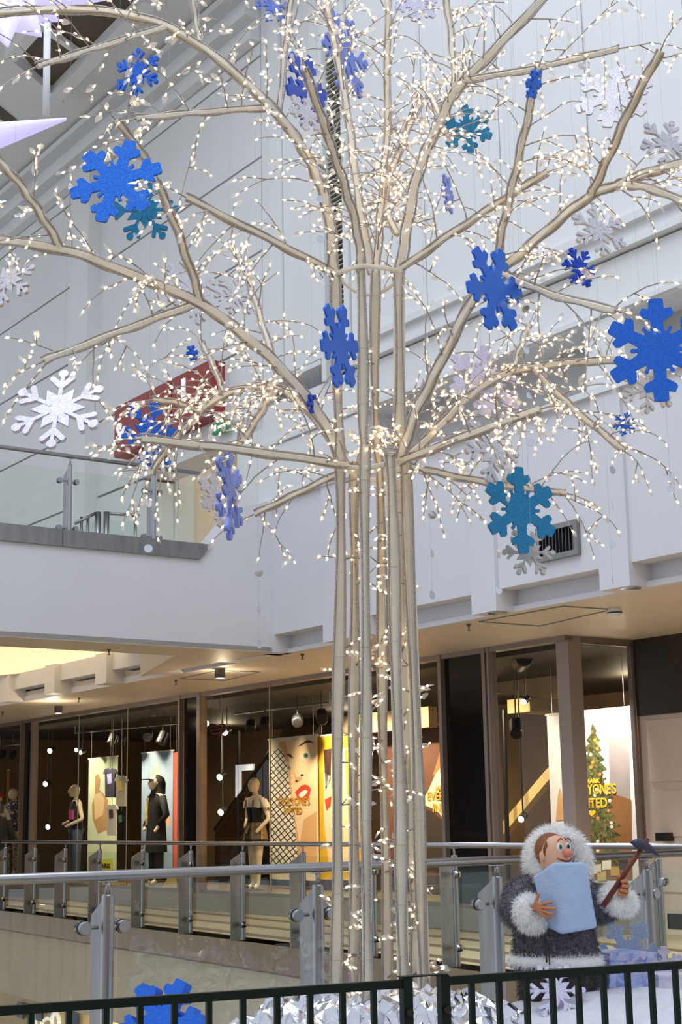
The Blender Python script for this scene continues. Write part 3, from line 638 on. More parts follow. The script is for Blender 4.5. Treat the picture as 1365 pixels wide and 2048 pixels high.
# -- christmas tree poster behind the corner
po = poster('white poster of a decorated christmas tree with yellow lettering', 1094, 1262, 1432, 1765, 1.5, prt('lilac_white', (226,222,228)))
decal(po,1.5,1,((1215,1418),(1258,1412),(1266,1760),(1228,1760)), prt('curtain_grey', (150,140,142)), 'print_curtain')
decal(po,1.5,2,((1196,1610),(1222,1585),(1264,1600),(1266,1760),(1120,1760),(1150,1640)), prt('warm_floor', (140,96,56)), 'print_room')
tp = []
rt = random.Random(3)
for i in range(15):
    y = 1452+i*19; w = 6+i*4.2; tp.append((1188+w+rt.uniform(-2,8), y+10)); tp.append((1188+w*.72, y+15))
tl = []
for i in range(15):
    y = 1452+i*19; w = 6+i*4.2; tl.append((1188-w-rt.uniform(-2,8), y+10)); tl.append((1188-w*.72, y+15))
decal(po,1.5,3,[(1186,1446)]+tp+tl[::-1], speckle('print_fir', [(40,60,30),(92,104,52),(58,48,28),(120,128,70),(30,40,24),(150,110,60)], 34), 'print_fir_tree')
for i in range(46):
    y = rt.uniform(1475,1725); w = (y-1446)*.2; x = 1190+rt.uniform(-w,w)
    decal(po,1.5,4,ell(x,y,3.2,3.6,10), (prt('bauble_white', (236,226,222)), prt('bauble_gold', (212,140,70)))[i%2], 'print_bauble')
decal(po,1.5,4,[(1185+9*(1 if i%2==0 else .4)*math.sin(i*math.pi/5), 1432-9*(1 if i%2==0 else .4)*math.cos(i*math.pi/5)) for i in range(10)], prt('star_silver', (170,166,170)), 'print_star')
posttext(po, "PRIMARK", 1160, 1567, 1203, 8, 1.5, gold2); posttext(po, "EVERYONE'S", 1141, 1590, 1235, 20, 1.5, gold2); posttext(po, "INVITED", 1148, 1616, 1217, 19, 1.5, gold2)
def heart(x, y, r):
    return [(x+r*1.06*(16*math.sin(t)**3)/16, y-r*(13*math.cos(t)-5*math.cos(2*t)-2*math.cos(3*t)-math.cos(4*t))/16) for t in [2*math.pi*i/28 for i in range(28)]]
decal(po,1.5,8,heart(1186,1626,7.5), gold2, 'print_heart')
for x, y, c in ((1195,1738,(226,214,206)),(1215,1730,(240,232,224)),(1232,1742,(196,160,90)),(1248,1728,(60,54,50)),(1205,1752,(206,180,120))):
    decal(po,1.5,5,((x-9,y-8),(x+9,y-10),(x+9,y+9),(x-9,y+10)), prt('gift%d'%x, c), 'print_gift')
decal(po,1.5,4,[(1121,1575),(1125,1590),(1129,1640),(1113,1642),(1117,1592)], prt('gold_fir', (206,160,104)), 'print_small_fir')
# -- green and blue posters on the left
po = poster('pale green poster of a seated figure behind the hanging shirts', 178, 235, 1519, 1750, 1.6, prt('sage_bg', (206,218,184)))
decal(po,1.6,1,((190,1552),(197,1548),(201,1560),(199,1580),(208,1588),(216,1600),(214,1660),(196,1668),(186,1640),(184,1610),(190,1590)), prt('tan', (178,140,96))); decal(po,1.6,2,((188,1590),(202,1584),(210,1600),(206,1630),(190,1640)), prt('tan_light', (214,186,140)))
decal(po,1.6,2,((180,1742),(226,1742),(226,1718),(180,1720)), prt('lime', (206,200,60)))
posttext(po, "PRIMARK", 184, 1735, 222, 9, 1.6, hair_d)
po = poster('blue poster of a figure with a paper crown', 284, 346, 1508, 1750, 1.6, prt('blue_bg', (150,172,196)))
decal(po,1.6,1,((300,1555),(304,1538),(309,1552),(313,1520),(319,1550),(324,1540),(326,1575),(318,1600),(306,1596)), prt('crown', (230,196,160))); decal(po,1.6,1,((296,1600),(304,1590),(326,1588),(336,1610),(342,1650),(336,1655),(326,1625),(300,1625),(294,1640)), skin_s)
po = poster('red-edged poster strip beside the blue one', 347, 361, 1505, 1750, 1.62, prt('red_strip', (206,92,70)), False)
po = poster('yellow poster at the far left of the shop window', -30, 18, 1545, 1740, 1.6, prt('amber_bg', (214,150,50)))
# ---- hanging t-shirts
def tshirt(label, x0, x1, y0, y1, off, m, pm=None):
    w = x1-x0; cx = (x0+x1)/2
    pts = [(cx-w*.18,y0),(cx,y0+w*.10),(cx+w*.18,y0),(x1-w*.1,y0+w*.08),(x1+w*.06,y0+w*.45),(x1-w*.10,y0+w*.52),(x1-w*.12,y1),(x0+w*.12,y1),(x0+w*.10,y0+w*.52),(x0-w*.06,y0+w*.45),(x0+w*.1,y0+w*.08)]
    P = Sp(0,off,0); o = MB().prism([on_pl(x,y,P,V) for x, y in pts], V*.035).build('t_shirt', m); tag(o, label, 't-shirt'); bevel(o, .008)
    if pm: MB().prism([on_pl(x,y,P,V)-V*.004 for x, y in ((cx-w*.2,y0+w*.5),(cx+w*.15,y0+w*.45),(cx+w*.2,y0+w*1.2),(cx-w*.15,y0+w*1.3))], V*.003).build('chest_print', pm, o)
    t = on_pl(cx,y0,P,V); MB().tube([t+V*.02, Vector((t.x,t.y,SOF-.08))+V*.02], .003, 4).build('hanging_wire', steel, o)
tshirt('navy t-shirt with pale print hanging on a wire', 207, 232, 1536, 1595, .9, mat('cloth_navy', (40,40,58), .8), mat('cloth_print_lilac', (150,150,200), .8))
tshirt('grey t-shirt with a colourful print hanging on a wire', 229, 253, 1551, 1613, .8, mat('cloth_grey', (150,142,128), .8), mat('cloth_print_mix', (200,170,70), .8))
tshirt('white t-shirt with a dark print hanging below the grey one', 211, 234, 1608, 1671, .66, mat('cloth_white', (226,220,210), .8), mat('cloth_print_dark', (90,60,54), .8))
tshirt('black t-shirt with a pale green print hanging low', 232, 250, 1622, 1680, 1.2, mat('cloth_black', (22,20,22), .8), mat('cloth_print_green', (120,180,140), .8))
# ---- track spotlights
def track_spot(x, y, off, dx, dy, r, L, lit=False, label='dark cylinder spotlight hung from the shop ceiling track', grp='unlit track spotlights in the shop'):
    P = Sp(0,off,0); c = on_pl(x,y,P,V); ax = (on_pl(x+dx,y+dy,P,V)-c).normalized() - V*(.55 if not lit else 1.6); ax.normalize()
    o = thing('track_spotlight', label, 'light', c, grp)
    MB().lathe(c-ax*L/2, ax, [(r*.8,0),(r,.01),(r,L-.01),(r*.92,L)], 14).build('housing', dark_steel, o)
    MB().lathe(c+ax*(L/2+.001), ax, [(.0,0),(r*.85,0),(r*.85,.006),(0,.006)], 14).build('lamp_face', emit('lamp_lit', (255,236,204), 22) if lit else black, o)
    MB().tube([c, c+Z*(r*1.6), c+V*.02+Z*(r*1.8)], .008, 6).build('bracket', dark_steel, o)
    t = Vector((c.x,c.y,SOF-.08)); MB().tube([c+Z*r*1.6, t], .01, 6).build('stem', dark_steel, o)
for x, y, dx, dy, r, L, w in ((225,1478,.2,1,.075,.2,'above the navy t-shirt'),(243,1481,.6,1,.075,.2,'above the grey t-shirt'),(296,1471,.7,.8,.085,.2,'tilted, over the blue poster'),(326,1476,.05,1,.09,.22,'pointing straight down over the blue poster'),
    (25,1510,.6,1,.07,.2,'above the patterned sweater mannequin'),(6,1508,.4,1,.07,.18,'above the red hat mannequin'),(502,1452,.6,1,.08,.2,'above the silver-skirted mannequin'),(530,1447,.5,1,.08,.2,'beside the glass joint left of the face poster'),
    (595,1440,.7,.7,.085,.22,'over the face with red lips'),(644,1433,.8,.7,.09,.24,'over the yellow poster'),(1045,1322,.7,-.3,.11,.26,'under the ceiling next to the corner column'),(1033,1456,.5,.8,.085,.24,'halfway up the window next to the corner column')):
    track_spot(x, y, 1.0 if x < 900 else .8, dx, dy, r, L, False, 'dark cylinder spotlight '+w)
for k, (x, y, off) in enumerate(((104,1500,1.2),(95,1566,1.4),(100,1652,1.6),(454,1462,1.2),(444,1552,1.5),(446,1622,1.8),(1052,1400,1.4),(1047,1634,1.2),(157,1498,1.0),(165,1503,1.25))):
    track_spot(x, y, off, .2, .3, .045 if x > 1000 or x in (157,165) else .062, .14, True, ('glowing round spotlight in the bay beside the navy-top mannequin','glowing round spotlight under the reflected heart sign' if y > 1500 else 'glowing round spotlight touching the reflected heart sign','small glowing spotlight near the corner column')[0 if x < 200 else 1 if x < 900 else 2], 'lit spotlights in the shop')
for a, b, y0, y1 in ((150,363,1466,1446),(470,660,1428,1405),(0,42,1493,1489)):
    P = Sp(0,1.14,0); q0 = on_pl(a,y0,P,V); q1 = on_pl(b,y1,P,V)
    o = MB().tube([q0,q1], .018, 6).build('light_track', steel); tag(o, {150:'steel light track above the hanging shirts',470:'steel light track above the silver-dressed mannequin',0:'steel light track at the far left of the shop'}[a], 'light track')
    for q in (q0,q1): MB().tube([q, Vector((q.x,q.y,SOF-.08))], .006, 5).build('hanger', steel, o)
# ---- heart sign mirrored in the shop glass, built as a solid object
P = Sp(0,.25,0); hs = MB().prism([on_pl(x,y,P,V) for x, y in heart(433,1460,17)], V*.03).build('heart_sign_reflection', mat('heart_red', (92,22,26), .4)); tag(hs, 'reflection of a dark red heart-shaped sign with a pale outlined crate', 'sign')
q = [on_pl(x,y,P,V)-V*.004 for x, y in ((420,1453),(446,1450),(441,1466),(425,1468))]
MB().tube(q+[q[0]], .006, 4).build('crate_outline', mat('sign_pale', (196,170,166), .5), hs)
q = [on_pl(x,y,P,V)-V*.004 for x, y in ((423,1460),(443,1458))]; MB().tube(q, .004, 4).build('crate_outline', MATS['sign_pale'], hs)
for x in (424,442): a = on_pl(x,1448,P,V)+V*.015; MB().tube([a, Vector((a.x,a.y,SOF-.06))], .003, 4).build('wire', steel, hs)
P = Sp(0,2.4,0)
o = MB().prism([on_pl(x,y,P,V) for x, y in ((471,1530),(506,1528),(505,1540),(480,1542),(480,1580),(471,1595))], V*.04).build('lit_panel', emit('panel_white', (200,204,216), .55)); tag(o, 'pale angled light panel on the shop wall behind the mannequin', 'panel')
fb('panel_post', (on_pl(474,1600,P,V)-FP).dot(U)-.03, (on_pl(474,1600,P,V)-FP).dot(U)+.03, 2.42, 2.46, .25, 2.9, black, o)
# ---- escalators inside the shop
def escalator(label, a, b, off, m_side, w):
    P = Sp(0,off,0); A = on_pl(*a,P,V); B = on_pl(*b,P,V); o = thing('escalator', label, 'escalator', Vector((A.x,A.y,.25)))
    d = (B-A).normalized()
    MB().tube([A, B], .045, 8, flat=.7).build('handrail', black, o, smooth=True); MB().tube([A+V*.9, B+V*.9], .045, 8, flat=.7).build('handrail', black, o, smooth=True)
    MB().prism([A-Z*.08, B-Z*.08, B-Z*.85, A-Z*.85], V*.03).build('side_panel', glass('escalator_glass', (.55,.5,.45), 1.5, 1), o)
    MB().prism([A-Z*.85, B-Z*.85, B-Z*(.85+w), A-Z*(.85+w)], V*.95).build('truss', m_side, o)
escalator('dark escalator with black handrail behind the silver-dressed mannequin', (430,1660), (640,1358), 4.2, mat('escalator_dark', (44,36,30), .5), .5)
MATS['escalator_cream'] if 'escalator_cream' in MATS else mat('escalator_cream', (214,184,120), .5)
P = Sp(0,1.9,0); a = [on_pl(x,y,P,V) for x, y in ((905,1790),(930,1782),(1075,1596),(1112,1545),(1112,1512),(1092,1530),(1060,1570))]
o = MB().prism([on_pl(x,y,P,V) for x, y in ((908,1764),(1000,1650),(1092,1540),(1140,1496),(1140,1522),(1096,1562),(1008,1668),(914,1788))], V*.12).build('stair_stringer', MATS['escalator_cream']); tag(o, 'cream slanting stair stringer rising behind the corner glass', 'stair')
o = MB().prism([on_pl(x,y,Sp(0,.7,0),V) for x, y in ((283,1836),(338,1752),(352,1756),(352,1790),(318,1836))], V*.2).build('stair_stringer', MATS['escalator_cream']); tag(o, 'cream slanting stair base low in the left shop window', 'stair')
o = MB().tube([on_pl(x,y,Sp(0,1.7,0),V) for x, y in ((1008,1420),(1012,1560),(1018,1760))], .03, 8).build('support_pole', black); tag(o, 'thin black pole inside the shop window next to the corner column', 'pole')
# ---- mannequins and a passer-by
def skin_body(name, verts, edges, radii, m, parent, sub=2):
    me = bpy.data.meshes.new(name); org = ORG[parent.name]; me.from_pydata([Vector(v)-org for v in verts], edges, []); me.materials.append(m)
    o = bpy.data.objects.new(name, me); COL.objects.link(o); o.parent = parent; ORG[o.name] = org
    md = o.modifiers.new('skin', 'SKIN'); md.use_smooth_shade = True
    for i, r in enumerate(radii): me.skin_vertices[0].data[i].radius = (r, r) if not hasattr(r,'__len__') else r
    me.skin_vertices[0].data[0].use_root = True
    s = o.modifiers.new('sub', 'SUBSURF'); s.levels = sub; s.render_levels = sub
    return o
man_m = mat('mannequin_gloss', (232,214,184), .3, var=.02)
def figure(name, label, cat, base, f, H, arms, m_skin, legs=None, turn=0, stand=True, group=None):
    """f: facing; coordinates per joint as (side, fwd, up) in fractions of height"""
    f = Vector(f).normalized(); r = f.cross(Z).normalized(); base = Vector(base)
    def J(s, w, u): return base + r*(s*H) + f*(w*H) + Z*(u*H)
    root = thing(name, label, cat, base, group)
    lg = legs or (((.055,.0,.28),(.06,-.01,.05),(.065,.05,.018)), ((-.05,.01,.28),(-.05,.02,.05),(-.05,.08,.018)))
    vs = [J(0,0,.53), J(0,0,.62), J(0,.0,.72), J(0,-.005,.80), J(0,0,.845), J(0,.01,.875)]; ed = [(0,1),(1,2),(2,3),(3,4),(4,5)]
    ra = [(.085*H,.062*H),(.066*H,.055*H),(.083*H,.062*H),(.07*H,.05*H),(.03*H,.03*H),(.03*H,.03*H)]
    for sd, (k, a, t) in zip((1,-1), lg):
        n = len(vs); vs += [J(.05*sd,0,.49), J(*k), J(*a), J(*t)]; ed += [(0,n),(n,n+1),(n+1,n+2),(n+2,n+3)]; ra += [.05*H,.035*H,.022*H,.018*H]
    for sd, (e, h) in zip((1,-1), arms):
        n = len(vs); hh = Vector(h); ee = Vector(e); fg = hh + (hh-ee).normalized()*.045
        vs += [J(.105*sd,0,.80), J(*e), J(*h), J(*fg)]; ed += [(3,n),(n,n+1),(n+1,n+2),(n+2,n+3)]; ra += [.03*H,.022*H,.016*H,(.013*H,.02*H)]
    skin_body('body', vs, ed, ra, m_skin, root)
    fh = (f*math.cos(turn)+r*math.sin(turn)).normalized(); rh = fh.cross(Z).normalized(); hc = J(0,.018,.935)
    hb = MB()
    rings = []
    for i in range(11):
        t = i/10; z = -.066+.132*t; w = [.018,.034,.041,.045,.047,.049,.049,.047,.041,.03,.01][i]; dq = [.03,.046,.052,.055,.056,.058,.059,.056,.048,.034,.01][i]
        ring = []
        for j in range(16):
            a = 2*math.pi*j/16; q = dq*math.cos(a); 
            if abs(a) < .3 or a > 2*math.pi-.3: q += [0,.004,.0,.006,.014,.008,.003,0,0,0,0][i]
            ring.append(hc + rh*(w*H*math.sin(a)) + fh*(q*H + (.006*H if i < 6 else 0)) + Z*(z*H))
        rings.append(ring)
    hb.loft(rings).build('head', m_skin, root, smooth=True)
    for sd in (1,-1): hb = MB().ball(hc+rh*(.048*H*sd)-Z*.004*H-fh*.004*H, (.006*H,.012*H,.018*H), 8, 6, (rh,fh,Z)).build('ear', m_skin, root, smooth=True)
    if stand: MB().lathe(base, Z, [(.12,-.0),(.12,.012),(.0,.012)], 20).build('base_plate', steel, root)
    def cloth(nm, rings, m, n=20, wob=0):
        R = []
        for (u, w, d_, cs, cf) in rings:
            R.append([J(cs,cf,u) + (r*math.cos(2*math.pi*j/n)*w + f*math.sin(2*math.pi*j/n)*d_)*H*(1+wob*math.sin(j*2.3)) for j in range(n)])
        return MB().loft(R, cap=False).build(nm, m, root, smooth=True)
    return root, J, cloth
def gpt(x, off, z=.25): q = on_pl(x, 1640, Sp(0,off,0), V); return Vector((q.x,q.y,z))
A0 = (((.16,-.02,.64),(.13,.05,.53)), ((-.16,-.02,.64),(-.13,.06,.52)))
# silver-dressed mannequin: hand on hip, head turned to the left
sil = mat('silver_cloth', (150,132,104), .18, metal=.9, var=.3, scale=14, bump=.4, bscale=40); blk_s = mat('black_sequin', (40,34,28), .25, metal=.6, var=.4, scale=60)
rt_, J, cl = figure('mannequin', 'cream mannequin in a shiny dark slip dress, one hand on hip', 'mannequin', gpt(512,.95), (-.75,-.66,0), 1.72, (((.19,-.05,.63),(.10,.04,.575)),((-.15,-.03,.63),(-.11,.05,.54))), man_m, turn=-.25)
cl('dress', [(.41,.118,.10,0,0),(.50,.112,.09,0,0),(.56,.10,.08,0,0),(.63,.08,.068,0,0),(.69,.09,.075,0,0),(.735,.092,.078,0,0)], blk_s, wob=.03)
cl('skirt_front', [(.45,.121,.103,0,.002),(.50,.116,.094,0,.002),(.56,.103,.083,0,.002),(.60,.09,.074,0,.002)], sil, wob=.05)
cl('top', [(.73,.098,.07,0,0),(.77,.112,.066,0,0),(.815,.10,.058,0,0),(.83,.06,.045,0,0)], mat('cloth_cream', (226,214,196), .8))
for sd in (1,-1): cl('sleeve', [(.73,.03,.035,.145*sd,-.01),(.77,.036,.04,.128*sd,-.005),(.81,.03,.035,.105*sd,0)], MATS['cloth_cream'])
for sd in (.052,-.052): MB().tube([J(sd,.07,.80), J(sd*.9,.075,.74)], .008, 5).build('strap', blk_s, rt_)
MB().tube([J(.0,.085,.57), J(.01,.10,.54), J(.0,.11,.50)], [.03,.04,.02], 8).build('bow_tail', sil, rt_)
for k in ((.065,.05,.03),(-.05,.08,.03)): MB().ball(J(*k), (.035,.05,.02), 8, 6).build('shoe', black, rt_)
# navy-top mannequin
rt_, J, cl = figure('mannequin', 'cream mannequin in a navy sleeveless top and jeans', 'mannequin', gpt(152,.9), (-.9,-.4,0), 1.80, (((.16,-.06,.65),(.07,.10,.60)),((-.15,-.03,.64),(-.09,.10,.58))), man_m)
cl('top', [(.52,.098,.078,0,0),(.60,.09,.07,0,0),(.70,.10,.075,0,0),(.78,.105,.068,0,0),(.825,.07,.05,0,0)], MATS['cloth_navy'])
cl('chest_print', [(.64,.05,.03,-.05,.058),(.70,.05,.03,-.05,.06),(.74,.05,.03,-.05,.055)], mat('cloth_pink', (200,90,140), .8))
jean = mat('denim', (74,88,112), .85, var=.1)
cl('jeans', [(.50,.10,.08,0,0),(.54,.10,.08,0,0)], jean)
for sd in (1,-1): cl('trouser_leg', [(.06,.036,.04,.055*sd,.0),(.28,.044,.046,.054*sd,.0),(.50,.06,.062,.05*sd,0)], jean)
# hooded mannequin in front of the blue poster
rt_, J, cl = figure('mannequin', 'mannequin in a long black hooded coat and cap before the blue poster', 'mannequin', gpt(313,.95), (-.8,-.55,0), 1.86, A0, man_m)
cl('coat', [(.30,.115,.10,0,0),(.45,.11,.09,0,0),(.60,.10,.08,0,0),(.72,.11,.08,0,0),(.80,.115,.07,0,0),(.84,.07,.055,0,0)], MATS['cloth_black'])
for sd in (1,-1): MB().tube([J(.11*sd,0,.81), J(.16*sd,-.02,.64), J(.13*sd,.05,.54)], [.07,.06,.045], 10).build('sleeve', MATS['cloth_black'], rt_, smooth=True)
for sd in (1,-1): cl('trouser_leg', [(.05,.04,.04,.055*sd,.0),(.28,.046,.046,.054*sd,.0),(.50,.06,.062,.05*sd,0)], MATS['cloth_black'])
cl('hood', [(.83,.08,.07,0,-.012),(.88,.062,.066,0,-.022),(.93,.064,.07,0,-.020),(.98,.055,.062,0,-.012),(1.01,.012,.014,0,-.01)], MATS['cloth_black'])
MB().obox(J(0,.085,.965), Vector((.05,.07,0)), Vector((.07,-.05,0)), Z*.008).build('cap_peak', MATS['cloth_black'], rt_)
cl('scarf', [(.55,.02,.012,.03,.085),(.70,.022,.012,.03,.085),(.80,.02,.012,.03,.07)], mat('cloth_stripe', (196,172,120), .8, var=.5, scale=20))
# patterned sweater and red hat at the left edge
rt_, J, cl = figure('mannequin', 'mannequin in a dark patterned sweater at the left end of the window', 'mannequin', gpt(27,1.35), (-.4,-.9,0), 1.84, A0, man_m)
pat = speckle('cloth_fairisle', [(34,30,34),(200,190,180),(120,40,40),(40,60,50),(34,30,34),(30,28,30)], 22)
cl('sweater', [(.50,.105,.085,0,0),(.62,.10,.08,0,0),(.74,.11,.08,0,0),(.81,.105,.065,0,0),(.85,.05,.045,0,0)], pat)
for sd in (1,-1): MB().tube([J(.11*sd,0,.81), J(.16*sd,-.02,.64), J(.13*sd,.05,.54)], [.065,.055,.04], 10).build('sleeve', pat, rt_, smooth=True)
for sd in (1,-1): cl('trouser_leg', [(.05,.04,.04,.055*sd,.0),(.28,.046,.046,.054*sd,.0),(.50,.06,.062,.05*sd,0)], speckle('cloth_gold_sequin', [(60,46,26),(206,170,90),(40,30,20),(120,96,50)], 40))
rt_, J, cl = figure('mannequin', 'mannequin in a white top and red bow hat at the left end of the window', 'mannequin', gpt(-4,.62), (-.3,-.95,0), 1.72, A0, man_m)
cl('dress', [(.40,.12,.10,0,0),(.55,.10,.08,0,0),(.63,.085,.07,0,0),(.74,.10,.075,0,0),(.81,.10,.06,0,0)], MATS['cloth_white'])
cl('hat', [(.95,.06,.066,0,.01),(.985,.06,.064,0,.01),(1.005,.02,.02,0,.01)], mat('hat_red', (196,24,24), .7)); MB().ball(J(.05,.05,.99), (.06,.04,.05), 10, 6).build('bow', MATS['hat_red'], rt_, smooth=True)
# passer-by in black on the far walkway
b = on_pl(-4,1640,Sp(0,-1.3,0),V); b.z = 0
rt_, J, cl = figure('person', 'person in a long black coat walking past the far left shop window', 'person', b, (-.7,.7,0), 1.72, A0, mat('skin_tone', (196,150,120), .5), legs=(((.05,.05,.28),(.055,.09,.06),(.055,.15,.02)),((-.05,-.03,.28),(-.05,-.10,.08),(-.05,-.06,.03))), stand=False)
coat = mat('coat_black', (18,17,19), .8)
cl('coat', [(.30,.12,.11,0,0),(.45,.115,.10,0,0),(.60,.105,.085,0,0),(.72,.115,.085,0,0),(.81,.115,.07,0,0),(.85,.05,.05,0,0)], coat)
for sd in (1,-1): MB().tube([J(.11*sd,0,.81), J(.16*sd,-.02,.64), J(.13*sd,.05,.55)], [.07,.06,.045], 10).build('sleeve', coat, rt_, smooth=True)
for sd, w in ((1,.07),(-1,-.05)): cl('trouser_leg', [(.05,.035,.04,.054*sd,w*1.2),(.28,.046,.046,.054*sd,w*.6),(.50,.06,.062,.05*sd,0)], coat)
cl('hair', [(.88,.04,.03,0,-.03),(.93,.054,.058,0,-.006),(.985,.048,.052,0,.012),(1.008,.012,.012,0,.012)], mat('hair_black', (26,22,20), .6))
# ================================================================== the lit tree
rnd = random.Random(21)
cream_pole = mat('painted_pole', (230,223,206), .42, var=.05, scale=12, bump=.04, bscale=90)
tinsel = mat('silver_wire', (176,168,164), .3, metal=.85, var=.35, scale=160, bump=.6, bscale=300)
def bulb_mat():
    m = bpy.data.materials.new('warm_bulb'); m.use_nodes = True; nt = m.node_tree; nt.nodes.clear()
    out = nt.nodes.new('ShaderNodeOutputMaterial'); e = nt.nodes.new('ShaderNodeEmission')
    e.inputs['Color'].default_value = (1,.70,.38,1); e.inputs['Strength'].default_value = 4.2
    nt.links.new(e.outputs[0], out.inputs['Surface']); return m
warm = bulb_mat()
leafm = clear_plastic('clear_leaf', (.97,.96,.95), (.97,.90,.80), .62)
tb = dep(757, 2000, 7.0); tb.z = .30
tree = thing('light_tree', 'tall bare artificial tree of cream poles covered in warm fairy lights', 'tree', tb)
def path(pts): return [dep(*p) for p in pts]
POLES = [
 [(673,2085,6.93),(673,1960,6.93),(676,1500,6.94),(682,1000,6.95),(678,860,6.95),(670,545,6.95)],
 [(736,2105,6.76),(735,1960,6.77),(732,1500,6.79),(730,945,6.82),(728,860,6.83),(723,545,6.85)],
 [(709,2055,7.20),(709,1960,7.20),(708,1500,7.18),(709,985,7.14),(710,930,7.12)],
 [(777,2055,7.22),(776,1960,7.22),(767,1500,7.20),(760,960,7.15),(752,860,7.13),(750,545,7.10)],
 [(809,2100,6.80),(807,1960,6.80),(797,1500,6.83),(783,960,6.88),(780,915,6.88)],
 [(849,2080,7.0),(848,1960,7.0),(833,1500,7.0),(811,945,7.0),(800,860,7.0),(799,545,7.0)],
 [(832,2055,7.22),(830,1830,7.2),(815,1500,7.17),(796,960,7.1)]]
BR = {   # name: (points, r0, r1, spray density)
 'p1': ([(670,548,6.95),(655,420,6.93),(632,350,6.9),(600,290,6.88),(545,218,6.85),(430,115,6.78),(310,45,6.7),(150,20,6.62),(-40,30,6.55)], .025,.021, .8),
 'p1a': ([(545,216,6.85),(400,226,6.55),(272,238,6.25)], .016,.015, 1.0),
 'p1b': ([(330,55,6.7),(200,95,6.5),(75,133,6.25)], .016,.014, 1.2),
 'p1c': ([(558,235,6.86),(571,95,6.95),(586,-30,7.0)], .013,.012, 1.1),
 'p1d': ([(402,92,6.77),(392,40,6.8),(384,-30,6.8)], .013,.012, 1.3),
 'p6': ([(799,548,7.0),(812,470,6.99),(830,370,6.97),(858,290,6.95),(885,235,6.93),(912,183,6.9),(990,100,6.85),(1085,0,6.8),(1150,-70,6.78)], .026,.021, 1.2),
 'p6a': ([(905,190,6.9),(935,162,6.88),(1060,140,6.65),(1238,97,6.35)], .016,.014, .9),
 'p6b': ([(912,185,6.92),(903,80,7.05),(889,-30,7.12)], .015,.013, 1.7),
 'p2': ([(723,548,6.85),(716,470,6.8),(692,380,6.68),(665,300,6.56),(642,230,6.45),(610,138,6.3)], .018,.015, 1.1),
 'p4': ([(745,550,7.12),(722,430,7.2),(705,300,7.32),(688,180,7.42),(664,60,7.5),(648,-30,7.55)], .019,.016, 1.5),
 'p4b': ([(752,545,7.1),(762,420,7.2),(774,260,7.35),(776,-30,7.5)], .017,.014, 1.9),
 'p5a': ([(796,470,7.0),(772,405,7.25),(800,300,7.5),(842,205,7.7)], .015,.014, 1.9),
 'p5b': ([(858,290,6.96),(880,240,7.2),(862,192,7.45)], .014,.013, 1.5),
 'j': ([(672,548,6.95),(560,490,6.65),(372,395,6.25)], .017,.016, .9),
 'k': ([(799,541,7.0),(900,470,6.85),(1010,398,6.7),(1095,345,6.6)], .017,.015, 1.6),
 'a': ([(690,932,6.95),(640,832,6.92),(560,735,6.88),(480,665,6.82),(395,605,6.76),(250,545,6.68),(130,502,6.62),(-40,476,6.55)], .027,.021, .9),
 'a1': ([(405,614,6.77),(372,510,6.66),(330,400,6.52),(285,310,6.42),(232,240,6.3)], .017,.014, 1.0),
 'a2': ([(380,613,6.75),(250,660,6.45),(88,722,6.1)], .018,.017, 1.0),
 'a3': ([(125,502,6.62),(85,435,6.54),(40,370,6.48),(-25,295,6.4)], .018,.016, .9),
 'a4': ([(552,738,6.9),(520,630,7.1),(492,545,7.25)], .014,.012, 1.2),
 'b': ([(692,930,6.9),(500,903,6.45),(282,878,6.0)], .018,.017, .9),
 'c': ([(682,945,7.1),(600,985,7.3),(510,1028,7.5)], .015,.014, 1.5),
 'd': ([(690,910,7.15),(600,805,7.3),(545,774,7.42),(470,782,7.6),(400,826,7.8),(340,892,7.95),(305,945,8.05)], .021,.016, 2.4),
 'd1': ([(402,824,7.78),(355,806,7.68),(306,800,7.55)], .014,.012, 1.4),
 'd2': ([(546,776,7.42),(520,830,7.4),(478,892,7.35)], .014,.013, 1.9),
 'd3': ([(450,790,7.65),(424,725,7.72),(402,683,7.78)], .012,.011, 1.3),
 'f': ([(800,927,6.95),(830,830,6.9),(880,730,6.85),(945,602,6.78),(985,556,6.75),(1040,510,6.72),(1120,440,6.68),(1190,388,6.65),(1270,362,6.62)], .024,.021, .95),
 'fa': ([(1235,372,6.63),(1300,345,6.6),(1400,318,6.58)], .022,.02, 1.1),
 'fb': ([(1240,370,6.63),(1300,378,6.52),(1390,414,6.4)], .02,.018, 1.0),
 'f1': ([(1000,545,6.75),(1100,588,6.45),(1232,622,6.12)], .018,.017, 1.4),
 'l': ([(988,552,6.75),(1005,460,6.66),(1030,350,6.55),(1055,240,6.44),(1078,135,6.32)], .016,.014, 1.1),
 'm': ([(1182,392,6.65),(1215,320,6.5),(1265,210,6.3),(1322,102,6.1)], .017,.016, .9),
 'g': ([(800,924,6.95),(940,870,6.5),(1082,818,6.05)], .018,.017, 1.3),
 'h': ([(810,918,7.05),(870,862,7.2),(930,800,7.35),(990,757,7.5),(1060,736,7.6),(1200,722,7.75),(1300,732,7.85)], .021,.018, 2.0),
 'h1': ([(1066,738,7.6),(1150,820,7.45),(1250,902,7.25)], .017,.014, 1.9),
 'h2': ([(1024,746,7.54),(1040,700,7.65),(1058,648,7.75)], .014,.012, 1.4),
 'i': ([(812,932,7.05),(880,947,7.2),(1000,970,7.45),(1132,986,7.7)], .016,.014, 1.7),
 'e': ([(806,900,7.1),(838,820,7.4),(852,760,7.6)], .014,.012, 1.2),
}
tapes = MB()
